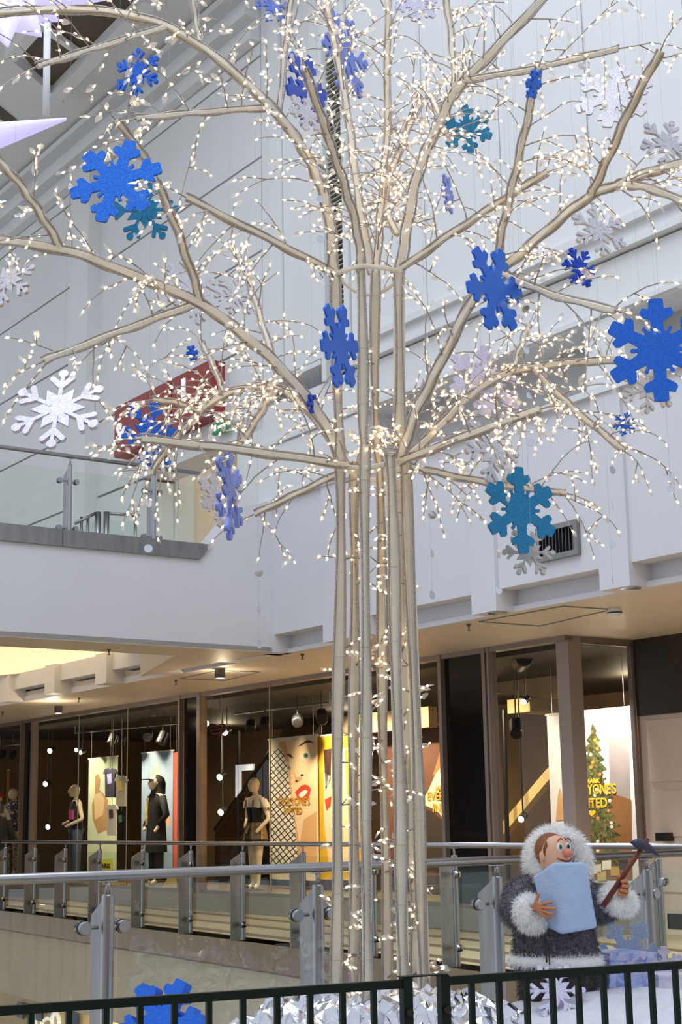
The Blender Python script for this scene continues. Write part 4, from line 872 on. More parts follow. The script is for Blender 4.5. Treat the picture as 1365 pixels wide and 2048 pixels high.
for i, pl in enumerate(POLES):
    q = lerp_path(path(pl), 14); q[0].z = min(q[0].z, .30)
    r = .0265 if i in (1,2,3,6) else .031
    po = MB().tube(q, r, 4, rot=.785+.3*(i%3), up0=Vector((0,-1,0))).build('pole', cream_pole, tree)
    bevel(po, .003, 1)
    for sd in (-1, 1):
        cq = lerp_path(q, 50); w = []
        for k, p in enumerate(cq):
            off = CRT*(sd*(r*.55+.004)) + Vector((0,-1,0))*(r*.8+.003+.003*math.sin(k*.9+i)); w.append(p + off + CRT*(.006*math.sin(k*.55+i*2+sd)))
        if True: MB().tube(w, .0056, 5).build('cable', tinsel, po)
    for k in range(5, 48, 3):
        p = lerp_path(q, 50)[k]; tapes.tube([p-Z*.0016, p+Z*.0016], r+.0022, 4, rot=.785+.3*(i%3), up0=Vector((0,-1,0)))
tapes.build('cable_ties', mat('cable_tie', (226,218,196), .3), tree, kind='stuff')
# hub rings
for nm, ring in (('hub_ring', [(690,934,6.93),(730,936,6.80),(770,928,6.86),(806,922,6.98),(790,945,7.12),(757,960,7.16),(715,955,7.13),(690,934,6.93)]),
                 ('hub_ring', [(672,548,6.93),(700,538,6.86),(725,532,6.82),(765,536,6.88),(799,544,6.98),(790,566,7.08),(750,590,7.13),(705,580,7.08),(672,548,6.93)])):
    q = lerp_path(path(ring), 26); MB().tube(q, .012, 6, flat=.5).build(nm, cream_pole, tree)
SPR = []       # (mb, bulbs, leaves, branch object)
BUL = []; LEA = []
def spray(base, d, L, mb, nb, droop=1.0, side=True):
    d = Vector(d).normalized(); n = max(3, int(L/.052)); p = Vector(base); pts = [p.copy()]; st = L/n
    for k in range(n):
        d = (d + Vector((rnd.uniform(-.16,.16), rnd.uniform(-.16,.16), rnd.uniform(-.12,.12) - .155*droop*(.4+k/n))) ).normalized()
        p = p + d*st; pts.append(p.copy())
    mb.tube(pts, [.0042-.0020*k/n for k in range(n+1)], 4)
    for k in range(1, n+1):
        if rnd.random() < nb or k == n:
            t = (pts[k]-pts[k-1]).normalized(); o = Vector((rnd.uniform(-1,1),rnd.uniform(-1,1),rnd.uniform(-.9,.5))); ax = (t*.9+o*.55).normalized()
            bp_ = pts[k]+ax*.010; BUL.append((bp_, ax))
            if rnd.random() < .72:
                LEA.append((pts[k]+ax*.004, (ax+Vector((rnd.uniform(-.4,.4),rnd.uniform(-.4,.4),rnd.uniform(-.5,.2)))).normalized(), rnd.uniform(.036,.060)))
    if side:
        for k in range(2, n-1, 3):
            if rnd.random() < .62:
                t = (pts[k+1]-pts[k]).normalized(); o = Vector((rnd.uniform(-1,1),rnd.uniform(-1,1),rnd.uniform(-.6,.8))).normalized()
                spray(pts[k], t*.55+o, L*rnd.uniform(.25,.45), mb, .95, droop*1.2, False)
    return pts
for nm, (pl, r0, r1, dens) in BR.items():
    raw = path(pl); q = lerp_path(raw, 6*len(raw)); n = len(q)
    rad = [r0+(r1-r0)*k/(n-1) for k in range(n)]
    bo = MB().tube(q, rad, 4, rot=.785, up0=Z if abs((q[-1]-q[0]).normalized().z) < .8 else Vector((0,-1,0))).build('branch', cream_pole, tree); bevel(bo, .003, 1)
    for sd in (-1, 1):
        w = []
        for k, p in enumerate(q):
            t = (q[min(k+1,n-1)]-q[max(k-1,0)]).normalized(); s_ = t.cross(Vector((0,1,0))).normalized()
            w.append(p + s_*(sd*(rad[k]*.85+.003)) + Vector((0,-1,0))*(.006+.006*math.sin(k*1.3+sd)) + s_*(.004*math.sin(k*1.1)))
        MB().tube(lerp_path(w, 2*n), .0055, 5).build('cable', tinsel, bo)
    ln = sum((q[k+1]-q[k]).length for k in range(n-1)); ct = max(3, int(ln*dens/.095))
    for k in range(ct):
        f = (k+.5+rnd.uniform(-.3,.3))/ct; f = .08+.92*f if nm not in ('p1','p6') else .15+.85*f
        i = min(int(f*(n-1)), n-2); p = q[i].lerp(q[i+1], f*(n-1)-i); t = (q[i+1]-q[i]).normalized()
        o = t.orthogonal().normalized(); o = Matrix.Rotation(rnd.uniform(0,6.28), 3, t) @ o
        mb = MB(); spray(p, t*rnd.uniform(.2,.9)+o+Z*.25, rnd.uniform(.20,.46), mb, .72)
        SPR.append((mb, bo))
    # end twig
    mb = MB(); spray(q[-1]-(q[-1]-q[-2])*.2, (q[-1]-q[-2]).normalized(), rnd.uniform(.2,.34), mb, .85); SPR.append((mb, bo))
# little twigs inside the trunk
for i, pl in enumerate(POLES):
    q = lerp_path(path(pl), 60)
    for k in range(26):
        p = q[rnd.randint(4, 52)]; a = rnd.uniform(0, 6.28)
        c = dep(757, 1400, 7.0); inn = Vector((c.x-p.x, c.y-p.y, 0)).normalized()
        d = inn*rnd.uniform(-.2,1)+Vector((math.cos(a)*.7, math.sin(a)*.7, rnd.uniform(-.1,.7)))
        mb = MB(); spray(p+inn*.02, d, rnd.uniform(.06,.16), mb, .8, .5, rnd.random() < .2); SPR.append((mb, None))
ordr = sorted(SPR, key=lambda e: min((v-CAM).length for v in e[0].v))
rest = MB()
for j, (mb, bo) in enumerate(ordr):
    if j < 300: mb.build('twig', tinsel, bo or tree)
    else: rest.add(mb.v, mb.f)
if rest.v: rest.build('twigs', tinsel, tree, kind='stuff')
# bulbs and leaves: the 300 nearest as single parts, the rest as one
def bulb_mesh():
    b = MB(); b.lathe((0,0,0), (0,0,1), [(.0016,-.009),(.0048,-.003),(.0057,.002),(.0040,.008),(.0010,.012)], 6); return b
def leaf_mesh():
    b = MB(); b.add([(0,0,0),(.30,.10,.35),(.0,-.06,.45),(-.30,.10,.35),(.20,.06,.75),(-.20,.06,.75),(0,.10,1.0)], [(0,1,2),(0,2,3),(1,4,2),(2,5,3),(2,4,6),(2,6,5)]); return b
def scatter(items, src, m, name, sname):
    items = sorted(items, key=lambda e: (e[0]-CAM).length); me = None; org = ORG[tree.name]; st = MB()
    for j, it in enumerate(items):
        ax = it[1]; sc = it[2] if len(it) > 2 else 1.0
        R = ax.to_track_quat('Z','Y').to_matrix() @ Matrix.Rotation((j*2.39996) % 6.28, 3, 'Z')
        if j < 300:
            if me is None:
                me = bpy.data.meshes.new(name); me.from_pydata(src.v, [], src.f); me.materials.append(m)
            o = bpy.data.objects.new(name, me); COL.objects.link(o); o.parent = tree
            o.matrix_local = Matrix.Translation(it[0]-org) @ R.to_4x4() @ Matrix.Diagonal((sc,sc,sc,1))
        else: st.add([it[0] + R @ (v*sc) for v in src.v], src.f)
    if st.v: st.build(sname, m, tree, kind='stuff')
scatter(BUL, bulb_mesh(), warm, 'bulb', 'bulbs')
scatter(LEA, leaf_mesh(), leafm, 'leaf', 'leaves')
print('TREE sprays', len(SPR), 'bulbs', len(BUL), 'leaves', len(LEA))
# ================================================================== hanging snowflakes
blue_g = glitter('blue_glitter', [(18,88,206),(26,108,232),(22,98,220),(60,140,240)], .42, .3, 500, .35)
blue_d = glitter('deep_blue_glitter', [(18,60,176),(30,86,214),(24,70,196)], .38, .35, 500, .4)
blue_p = glitter('periwinkle_foil', [(96,120,216),(130,152,236),(110,134,226),(160,174,242)], .35, .35, 420, .5)
teal_g = glitter('teal_glitter', [(8,104,160),(16,132,188),(20,116,176),(60,160,190)], .36, .35, 420, .6)
silv_g = glitter('holographic_silver', [(160,160,178),(226,224,232),(186,182,204),(236,232,236),(190,206,206),(236,214,220)], .28, .5, 260, .8)
lila_g = glitter('holographic_lilac', [(176,180,226),(232,230,244),(190,186,232),(246,226,236),(186,216,230)], .28, .5, 260, .8)
clear_g = glitter('iridescent_film', [(200,190,200),(226,214,206),(190,214,200),(232,206,210),(214,214,226)], .3, .5, 240, .8, alpha=.75)
thread_m = mat('nylon_thread', (170,176,182), .4)
def flake_outline_a():
    arm = [(.36,-.125),(.56,-.115),(.66,-.285),(.72,-.315),(.82,-.27),(.80,-.145),(.97,-.135),(1.0,-.10),(1.0,.10),(.97,.135),(.80,.145),(.82,.27),(.72,.315),(.66,.285),(.56,.115),(.36,.125)]
    pts = []
    for k in range(6):
        a = k*math.pi/3; c, s = math.cos(a), math.sin(a)
        for x, y in arm: pts.append((x*c-y*s, x*s+y*c))
        for r, da in ((.40,.45),(.50,.445),(.52,.5236),(.50,.602),(.40,.597)): pts.append((r*math.cos(a+da), r*math.sin(a+da)))
    return [pts]
def capsule(p, q, w, n=4):
    dx, dy = q[0]-p[0], q[1]-p[1]; a = math.atan2(dy, dx); out = []
    for c, a0 in ((p, a+math.pi/2), (q, a-math.pi/2)):
        for i in range(n+1): t = a0+math.pi*i/n; out.append((c[0]+w*math.cos(t), c[1]+w*math.sin(t)))
    return out
def flake_outline_b(th=1.0):
    P = []
    P.append([((.56 if i % 2 else .30)*math.cos(i*math.pi/6), (.56 if i % 2 else .30)*math.sin(i*math.pi/6)) for i in range(12)])
    for k in range(6):
        a = k*math.pi/3; R = lambda r, da=0: (r*math.cos(a+da), r*math.sin(a+da))
        P.append(capsule(R(.2), R(.86), .035*th)); c = R(.9); P.append([(c[0]+.10*math.cos(t*.4488), c[1]+.10*math.sin(t*.4488)) for t in range(14)])
        j = R(.56)
        for sd in (1,-1):
            e = (j[0]+.30*math.cos(a+sd*.75), j[1]+.30*math.sin(a+sd*.75)); P.append(capsule(j, e, .052*th))
    return P
def flake(label, x, y, rpx, Y, m, style='a', yaw=0, roll=0, tilt=0, th=.012, thread=15.0, group=None, name='snowflake'):
    """yaw turns it about the upright axis, roll spins it in its own plane"""
    c = dep(x, y, Y); R = rpx*Y/FPX*1.0
    ex = Vector((math.cos(math.radians(yaw)), math.sin(math.radians(yaw)), 0)); n = Vector((ex.y, -ex.x, 0))
    ez = (Z*math.cos(math.radians(tilt)) + n*math.sin(math.radians(tilt))).normalized(); n2 = ex.cross(ez).normalized()
    cr, sr = math.cos(math.radians(roll)), math.sin(math.radians(roll)); mb = MB()
    for i_, poly in enumerate(flake_outline_a() if style == 'a' else flake_outline_b(1.15)):
        q = [c + ex*((px*cr-py*sr)*R) + ez*((px*sr+py*cr)*R) - n2*(th/2+i_*.0002) for px, py in poly]; mb.prism(q, n2*(th+i_*.0004))
    o = mb.build(name, m, origin=c); tag(o, label, 'snowflake', group)
    if thread:
        top = c + ez*(R*.9 if style == 'a' else R*.95); MB().tube([top, Vector((top.x,top.y,thread))], .0005, 3).build('thread', thread_m, o)
    return o
blue_f = glitter('blue_foil_glitter', [(24,92,210),(40,120,236),(30,104,224),(90,160,244)], .30, .6, 420, .6)
FL = [
 ('large glittery blue snowflake hanging before the left branch fork', 232,362,102,6.15,blue_f,'a',-8,14,-9),
 ('teal snowflake with round arm tips behind the large left blue one', 288,420,76,6.7,teal_g,'b',10,5,0),
 ('blue snowflake with round arm tips under the highest left branch', 275,146,58,6.9,blue_g,'b',-20,28,0),
 ('blue snowflake seen nearly edge-on beside the louvred slot', 614,185,92,6.9,blue_d,'a',62,20,0),
 ('small holographic silver snowflake hanging over a blue one near the louvres', 614,228,50,6.6,silv_g,'a',40,10,0),
 ('periwinkle blue snowflake seen obliquely among the upper trunk poles', 692,108,100,7.9,blue_p,'b',60,10,0),
 ('sparkling teal snowflake beside the upper right main branch', 936,258,56,7.3,teal_g,'a',-12,35,0),
 ('little bright blue snowflake at the tip of a rising branch', 1068,168,34,6.25,blue_g,'a',62,20,25),
 ('silver glitter snowflake behind the upper right branch tip', 1228,192,86,7.4,silv_g,'a',-12,18,0),
 ('silver round-tipped snowflake hanging above the far right branch', 1338,290,70,7.6,silv_g,'b',15,12,0),
 ('sparkling silver round-tipped snowflake under the right branch', 1198,462,66,7.2,silv_g,'b',18,30,0),
 ('dark blue round-tipped snowflake behind the sparkling silver one', 1160,535,46,7.9,blue_d,'b',30,0,0),
 ('blue snowflake with a mirror gleam clipped beside the right branch', 990,578,98,6.5,blue_g,'a',48,12,0),
 ('largest plain blue snowflake hanging at the right', 1318,700,112,6.0,blue_g,'a',-6,30,0),
 ('blue snowflake turned almost edge-on against the left trunk pole', 680,692,96,6.55,blue_g,'a',66,15,0),
 ('tiny blue round-tipped snowflake below the largest blue one', 1251,848,26,7.6,blue_g,'b',0,15,0),
 ('lilac holographic snowflake above the straight right branch', 972,762,88,7.5,lila_g,'a',20,20,0),
 ('silver round-tipped snowflake below the straight right branch', 985,905,82,7.0,silv_g,'b',40,5,0),
 ('teal blue snowflake hanging before the wall vent', 1042,1020,90,6.9,teal_g,'a',28,32,0),
 ('clear iridescent round-tipped snowflake below the teal one', 1058,1105,56,7.1,clear_g,'b',10,0,0),
 ('big silver and lilac round-tipped snowflake under a left branch end', 116,818,104,6.0,lila_g,'b',-6,30,-24),
 ('grey silver round-tipped snowflake behind the left branch fork', 385,580,86,8.4,silv_g,'b',45,30,0),
 ('smaller grey silver round-tipped snowflake right of the left branch fork', 470,592,50,8.2,silv_g,'b',30,10,0),
 ('tiny pale blue snowflake above the red sign', 385,706,18,9.0,blue_g,'b',50,20,0),
 ('blue round-tipped snowflake in front of the red sign', 300,868,78,8.6,blue_g,'b',50,15,0),
 ('periwinkle round-tipped snowflake turned edge-on below the left straight branch', 459,985,100,6.6,blue_p,'b',78,30,0),
 ('silver snowflake beside the edge-on periwinkle one', 432,1000,62,7.6,silv_g,'a',62,20,0),
 ('tiny dark blue snowflake beside the left main branch', 626,808,22,6.9,blue_d,'a',58,10,0),
 ('silver round-tipped snowflake below the far left branch', 15,560,66,6.9,silv_g,'b',-15,25,0),
 ('narrow blue snowflake edge-on under the sparkling teal one', 896,388,44,7.4,blue_p,'a',70,10,0),
 ('lilac snowflake at the top beside a thin upright branch', 546,12,42,8.2,blue_p,'b',25,10,0),
 ('violet holographic snowflake high among the dense lights', 832,8,52,8.0,lila_g,'a',12,20,0),
 ('pale silver snowflake edge-on in the dense lights', 795,255,60,7.9,silv_g,'a',66,10,0),
 ('clear holographic snowflake behind the largest blue one', 1296,778,60,6.9,clear_g,'b',10,20,0),
]
for f in FL:
    if f[5] in (silv_g, lila_g, clear_g) and f[9] == 0: f = f[:9]+(-15,)
    flake(*f, group='hanging snowflakes')
# ---- strings of mirror discs
mirror = mat('mirror_disc', (206,206,212), .08, metal=1, var=.02)
def disc_string(label, x, ys, Y):
    top = dep(x, ys[0][0], Y); root = thing('disc_string', label, 'ornament', dep(x, ys[-1][0], Y), 'strings of mirror discs')
    MB().tube([dep(x, ys[-1][0], Y), Vector((top.x, top.y, 15.0))], .0006, 3).build('thread', thread_m, root)
    for yy, yaw in ys:
        c = dep(x, yy, Y); n = Vector((math.sin(math.radians(yaw)), -math.cos(math.radians(yaw)), .12)).normalized()
        MB().lathe(c-n*.001, n, [(.0205*Y/7,0),(.0205*Y/7,.002)], 20).build('disc', mirror, root)
for a in (
 ('string of mirror discs right of the trunk against the fascia', 865, ((772,60),(955,20),(1030,10),(1107,65),(1190,45)), 7.4),
 ('string of discs hanging beside the wall corner left of the trunk', 518, ((1145,10),(1217,75),(1288,50)), 7.6),
 ('string with a white disc before the balcony edge', 297, ((752,70),(1006,40),(1097,15)), 7.8),
 ('disc string hanging before the teal snowflake', 1062, ((790,5),(884,8),(970,60),(1055,25)), 6.75),
 ('disc string just left of the teal snowflake', 998, ((1030,30),(1108,60),(1180,35)), 7.2),
 ('disc string over the pilaster right of the vent', 1226, ((940,40),(1010,82),(1088,30),(1160,70)), 7.4),
 ('two dark mirror discs below the largest blue snowflake', 1343, ((955,-25),(978,-20)), 6.9),
 ('mirror disc above the red sign', 334, ((752,-35),(842,60)), 8.2),
 ('disc string beside the left upper trunk pole', 642, ((335,25),(398,12),(478,8),(551,-30)), 6.6),
 ('disc hanging below the gleaming blue snowflake', 1053, ((618,-20),(700,40)), 6.9),
 ('white disc under the long upper right branch', 1164, ((132,5),(218,65)), 7.2),
 ('teal-looking disc pair beside the louvred slot', 634, ((75,55),(145,25)), 7.4)):
    disc_string(*a)
# ---- lavender star lanterns in the roof
lav = emit('star_lavender', (196,190,250), .68)
def star(label, cx, cy, Y, tips, rb):
    c = dep(cx, cy, Y); o = thing('star_lantern', label, 'lantern', c, 'star lanterns under the roof')
    MB().ball(c, rb*1.15, 14, 10).build('core', lav, o, smooth=True)
    for x, y, dy, r in tips:
        t = dep(x, y, Y+dy); d = (t-c); MB().lathe(c+d.normalized()*rb*.4, d, [(r,0),(.012,d.length-rb*.4)], 16).build('spike', lav, o, smooth=True)
    MB().tube([c, Vector((c.x,c.y,CZ+.02))], .012, 6).build('cable', steel, o)
star('lavender star lantern with a long spike under the cornice', -85, 290, 11.5, ((132,238,-.3,.15),(-150,420,.2,.16),(-170,150,.2,.16),(-20,430,-1,.15),(-60,150,.8,.15)), .2)
star('lavender star lantern with broad spikes at the roof bay', -10, -20, 12.0, ((82,72,-.4,.30),(118,42,.2,.26),(235,-6,.1,.24),(15,92,-1.2,.28),(-90,60,0,.2),(60,-110,0,.18)), .26)
o = MB().tube([dep(95,40,13.5), dep(92,235,13.5)], .035, 10).build('ceiling_rod', white, None, smooth=True); tag(o, 'thin white rod hanging from the dark skylight bay', 'rod')
MB().tube([dep(95,40,13.5), Vector((dep(95,40,13.5).x, dep(95,40,13.5).y, CZ+.02))], .01, 6).build('hanger', steel, o)
# ================================================================== foreground display
green = mat('fence_green', (6,26,20), .45, var=.15, scale=20, spec=.25)
PT = .24
fA = on_z(0,2012,.78); fB = on_z(1365,1922,.78); fd = (fB-fA); fd.z = 0; fd.normalize(); fnv = Vector((-fd.y, fd.x, 0)); fA.z = 0
def fpt(x): q = on_pl(x, 1960, fA, fnv); q.z = 0; return q
def fence(label, x0, x1, pickets, postx, ext0=0, ext1=0):
    a = fpt(x0)-fd*ext0; b = fpt(x1)+fd*ext1; root = thing('picket_fence', label, 'fence', (a+b)/2, 'green metal fence panels')
    h = .78
    for z0, z1 in ((h-.026,h),(.10,.126)): MB().hexa([a-fnv*.012+Z*z0, b-fnv*.012+Z*z0, b+fnv*.012+Z*z0, a+fnv*.012+Z*z0, a-fnv*.012+Z*z1, b-fnv*.012+Z*z1, b+fnv*.012+Z*z1, a+fnv*.012+Z*z1]).build('rail', green, root)
    pp = [fpt(x) for x in pickets]
    s = (pp[1]-pp[0]).length if ext0 else (pp[-1]-pp[-2]).length
    if ext0: pp += [pp[0]-fd*s*k for k in range(1, int((ext0+(pp[0]-fpt(x0)).length)/s)+1)]
    if ext1: pp += [pp[-1]+fd*s*k for k in range(1, int((ext1)/s)+1)]
    for p in pp: MB().obox(p+Z*(.126+h-.026)/2, fd*.0085, fnv*.0085, Z*(h-.026-.126)/2).build('picket', green, root)
    p = fpt(postx); MB().obox(p+Z*(h+.005)/2, fd*.0165, fnv*.0165, Z*(h+.005)/2).build('post', green, root)
    MB().lathe(p-fnv*.03+Z*(h-.10), fnv, [(.012,0),(.012,.014)], 10).build('bolt', black, root)
    for q in (a+fd*.01, b-fd*.01): MB().obox(q+Z*.05, fd*.012, fnv*.09, Z*.05 if False else Z*.012).build('foot', green, root) if False else None
    if ext0: MB().obox(a+Z*h/2, fd*.0165, fnv*.0165, Z*h/2).build('post', green, root)
    if ext1: MB().obox(b+Z*h/2, fd*.0165, fnv*.0165, Z*h/2).build('post', green, root)
    return root
lfn = fence('dark green metal picket fence panel before the blue ground snowflake', 0, 815, (64,139,213,281,349,418,486,554,620,685,747), 812, ext0=.5)
rfn = fence('dark green metal picket fence panel before the snow display', 882, 1365, (943,998,1053,1105,1157,1207,1256,1304,1352), 887, ext1=.7)
a, b = fpt(800), fpt(892); MB().hexa([a-fnv*.02+Z*.786, b-fnv*.02+Z*.786, b+fnv*.02+Z*.786, a+fnv*.02+Z*.786, a-fnv*.02+Z*.79, b-fnv*.02+Z*.79, b+fnv*.02+Z*.79, a+fnv*.02+Z*.79]).build('link_plate', green, rfn)
# low white plinth that carries the display
x0, x1 = dep(215,2048,6.5).x, dep(1365,2048,7.2).x+.8
pl = MB().box(x0, 6.25, 0, x1, 7.72, PT).build('display_plinth', mat('plinth_white', (214,216,224), .6, var=.03)); tag(pl, 'low white plinth under the foil and snow display', 'plinth')
# cut by the near rail on the left: keep the plinth on this side of the glass
for v in pl.data.vertices:
    w = pl.location + v.co; k = (w-NA).dot(U)
    if k < .1: w2_ = w + U*(.1-k); v.co = w2_ - pl.location
def mound(name, cx, cy, rx, ry, z0, h, nx_, ny_, amp, m, seed, crump=False, extra=None):
    mb = MB(); r = random.Random(seed)
    for i in range(nx_+1):
        for j in range(ny_+1):
            u, v = -1+2*i/nx_, -1+2*j/ny_; jx = r.uniform(-.4,.4)*2/nx_ if crump and 0 < i < nx_ else 0; jy = r.uniform(-.4,.4)*2/ny_ if crump and 0 < j < ny_ else 0
            u += jx; v += jy; rr = math.sqrt(u*u+v*v)
            k = max(0, 1-rr**2.2); x = cx+rx*u; y = cy+ry*v
            z = z0 + h*k**.8
            nz = noise.noise(Vector((x*7+seed, y*7, 0)))*amp + noise.noise(Vector((x*22, y*22, seed)))*amp*.5
            if crump: nz = r.uniform(-1,1)*amp + abs(noise.noise(Vector((x*9+seed, y*5, 1))))*amp*1.6
            if extra: z = max(z, extra(x,y))
            mb.v.append(Vector((x, y, max(z0+.001, z + nz*(.25+.75*min(1,k*3))) if k > 0 else z0+.001)))
    mb.f = [(i*(ny_+1)+j, (i+1)*(ny_+1)+j, (i+1)*(ny_+1)+j+1, i*(ny_+1)+j+1) for i in range(nx_) for j in range(ny_)]
    tri = []
    for f in mb.f: tri += [(f[0],f[1],f[2]),(f[0],f[2],f[3])] if (f[0] % 2) else [(f[0],f[1],f[3]),(f[1],f[2],f[3])]
    mb.f = tri
    return mb.build(name, m, None, smooth=not crump)
foil = mat('silver_foil', (214,214,220), .13, metal=1, var=.06, scale=20, bump=.25, bscale=45)
fo = mound('foil_mound', tb.x+.02, 6.95, .86, .62, PT, .29, 60, 46, .032, foil, 5, True); 
for v in fo.data.vertices:
    w = fo.location + v.co; k = (w-NA).dot(U)
    if k < .12: v.co = v.co + U*(.12-k)
tag(fo, 'heap of crumpled silver foil around the foot of the tree', 'foil')
snow = mat('fake_snow', (226,228,240), .85, var=.05, scale=30, bump=.5, bscale=160, sheen=.3)
fb0 = dep(1115, 1992, 7.15)
sn = mound('snow_mound', fb0.x+.32, 7.08, .95, .66, PT, fb0.z-PT+.03, 90, 60, .016, snow, 9); tag(sn, 'mound of white artificial snow under the fur-clad figure', 'snow')
# thick blue foam snowflake on the floor at the left
bf_ = flake('thick blue foam snowflake standing on the plinth behind the fence', 324, 2054, 92, 6.55, blue_g, 'a', -22, 8, -18, .06, None, None, 'foam_snowflake')
# cellophane sheet on the near glass
celo = glass('cellophane', (.95,.95,.96), 1.7, 1.5, .12)
mb = MB(); na, nb_ = 60, 34; r = random.Random(4)
c0_ = hit(240, NA, U)+U*.10; c1_ = hit(640, NA, U)+U*.10
for i in range(na+1):
    for j in range(nb_+1):
        p = c0_.lerp(c1_, i/na); z = .12+(.66+.10*noise.noise(Vector((i*.15,3,0))) - .1*math.sin(i/na*3.0))*j/nb_
        d = .03*noise.noise(Vector((i*.22, j*.3, 1)))+.022*noise.noise(Vector((i*.8+j*.3, j*.7, 7))); mb.v.append(p + U*(d+.02) + Z*z)
mb.f = [(i*(nb_+1)+j, (i+1)*(nb_+1)+j, (i+1)*(nb_+1)+j+1, i*(nb_+1)+j+1) for i in range(na) for j in range(nb_)]
o = mb.build('cellophane_sheet', celo, None, smooth=True); tag(o, 'wrinkled clear cellophane sheet draped against the near balustrade glass', 'cellophane')
# ---- gifts
holo = glitter('holo_wrap', [(120,140,206),(160,170,224),(190,200,236),(130,160,220),(206,190,226),(140,176,226)], .3, .35, 42, .25)
holo2 = glitter('pale_wrap', [(206,204,224),(220,220,234),(214,206,228)], .4, .1, 60, .2)
def gift(label, q, back, m, ribbon=None):
    f = [dep(x,y,Y) for x, y, Y in q]; bk = Vector(back); o = MB().hexa([f[0], f[1], f[1]+bk, f[0]+bk, f[3], f[2], f[2]+bk, f[3]+bk]).build('gift_box', m); tag(o, label, 'gift box'); bevel(o, .004)
    w = (f[1]-f[0]); h = (f[3]-f[0]); lid0 = f[3]-w*.03-bk*.04; wl_ = w*1.06; bl = bk*1.08
    l = MB().hexa([lid0-h*.16, lid0+wl_-h*.16, lid0+wl_+bl-h*.16, lid0+bl-h*.16, lid0+h*.02, lid0+wl_+h*.02, lid0+wl_+bl+h*.02, lid0+bl+h*.02]).build('lid', m, o); bevel(l, .004)
    if ribbon:
        c = f[0].lerp(f[1], .5)-bk.normalized()*.003; t = w.normalized()*.006
        MB().hexa([c-t, c+t, c+t+bk*.01, c-t+bk*.01, c-t+h*.85, c+t+h*.85, c+t+h*.85+bk*.01, c-t+h*.85+bk*.01]).build('ribbon', ribbon, o)
    return o
gift('large shiny ice-blue patterned gift box beside the figure', ((1219,1995,7.12),(1309,1992,7.22),(1307,1905,7.22),(1221,1908,7.12)), (-.10,.22,0), holo)
gift('small pale lilac gift box with a dark ribbon', ((1318,1995,7.30),(1382,1992,7.36),(1382,1948,7.36),(1318,1950,7.30)), (-.05,.13,0), holo2, black)
flake('iridescent ice-blue snowflake standing behind the large gift box', 1258, 1908, 66, 7.5, glitter('ice_glitter', [(140,170,216),(176,200,226),(160,180,220),(200,206,230)], .3, .5, 240, .7), 'a', 0, 0, 0, .014, None)
flake('pale iridescent snowflake standing behind the small gift box', 1330, 1935, 40, 7.45, lila_g, 'a', 10, 30, 0, .012, None)
flake('silver round-tipped snowflake lying on the snow before the figure', 1112, 1982, 58, 6.86, lila_g, 'b', 0, 0, -28, .01, None)
# ================================================================== the fur-clad figure
FY = 7.15
def fp(x, y, d=0): return dep(x, y, FY+d)
PXM = FY/FPX
fig = thing('display_figure', 'puppet figure in grey fur parka with white fur hood, holding an ice block', 'figure', fp(1115,1992))
fskin = mat('puppet_skin', (236,182,154), .5, var=.06, scale=14); fhand = mat('puppet_hand', (196,128,84), .5, var=.08, scale=20)
gfur = mat('grey_fur', (108,106,118), .75, var=.6, scale=70); wfur = mat('white_fur', (254,254,255), .7, var=.02, scale=60, sheen=.4); dfur = mat('dark_fur', (70,62,58), .75, var=.5, scale=60)
def ring(x, y, hw, hd, n=24, d=0):
    c = fp(x, y, d); return [c + CRT*(math.cos(2*math.pi*j/n)*hw*PXM) + Vector((0,1,0))*(math.sin(2*math.pi*j/n)*hd) for j in range(n)]
def remesh(o, vs):
    m = o.modifiers.new('remesh', 'REMESH'); m.mode = 'VOXEL'; m.voxel_size = vs; m.use_smooth_shade = True
    s = o.modifiers.new('smooth', 'SMOOTH'); s.factor = .6; s.iterations = 6
    dg = bpy.context.evaluated_depsgraph_get(); me = bpy.data.meshes.new_from_object(o.evaluated_get(dg)); o.modifiers.clear(); old = o.data; mt = old.materials[0]; o.data = me
    if not me.materials: me.materials.append(mt)
    return o
def fur(o, n, L, w, m, down=.5, seed=1, jit=.35, name='fur', keep=None, comb=None):
    """short hair as slim bent slivers rooted on the surface"""
    r = random.Random(seed); me = o.data; org = ORG[o.name]; tris = []; cum = []; tot = 0
    for p in me.polygons:
        vs = [me.vertices[i].co for i in p.vertices]
        for k in range(1, len(vs)-1):
            a = (vs[k]-vs[0]).cross(vs[k+1]-vs[0]).length/2; tot += a; cum.append(tot); tris.append((vs[0],vs[k],vs[k+1],p.normal))
    import bisect
    mb = MB()
    for _ in range(n):
        t = tris[min(bisect.bisect(cum, r.random()*tot), len(tris)-1)]; a, b = r.random(), r.random()
        if a+b > 1: a, b = 1-a, 1-b
        p = t[0]+(t[1]-t[0])*a+(t[2]-t[0])*b + org; nrm = t[3]
        if keep and not keep(p): continue
        d = nrm + Vector((r.gauss(0,jit), r.gauss(0,jit), r.gauss(0,jit)-down*.6)); d.normalize()
        sd = d.cross(Vector((r.uniform(-1,1),r.uniform(-1,1),r.uniform(-1,1)))).normalized()*w; l = L*r.uniform(.6,1.25)
        q = p - nrm*.002; mid = q + d*l*.55; tip = mid + (d - Z*down).normalized()*l*.5
        k = len(mb.v); mb.v += [q-sd, q+sd, mid-sd*.7, mid+sd*.7, tip]; mb.f += [(k,k+1,k+3,k+2),(k+2,k+3,k+4)]
    return mb.build(name, m, o, kind='stuff')
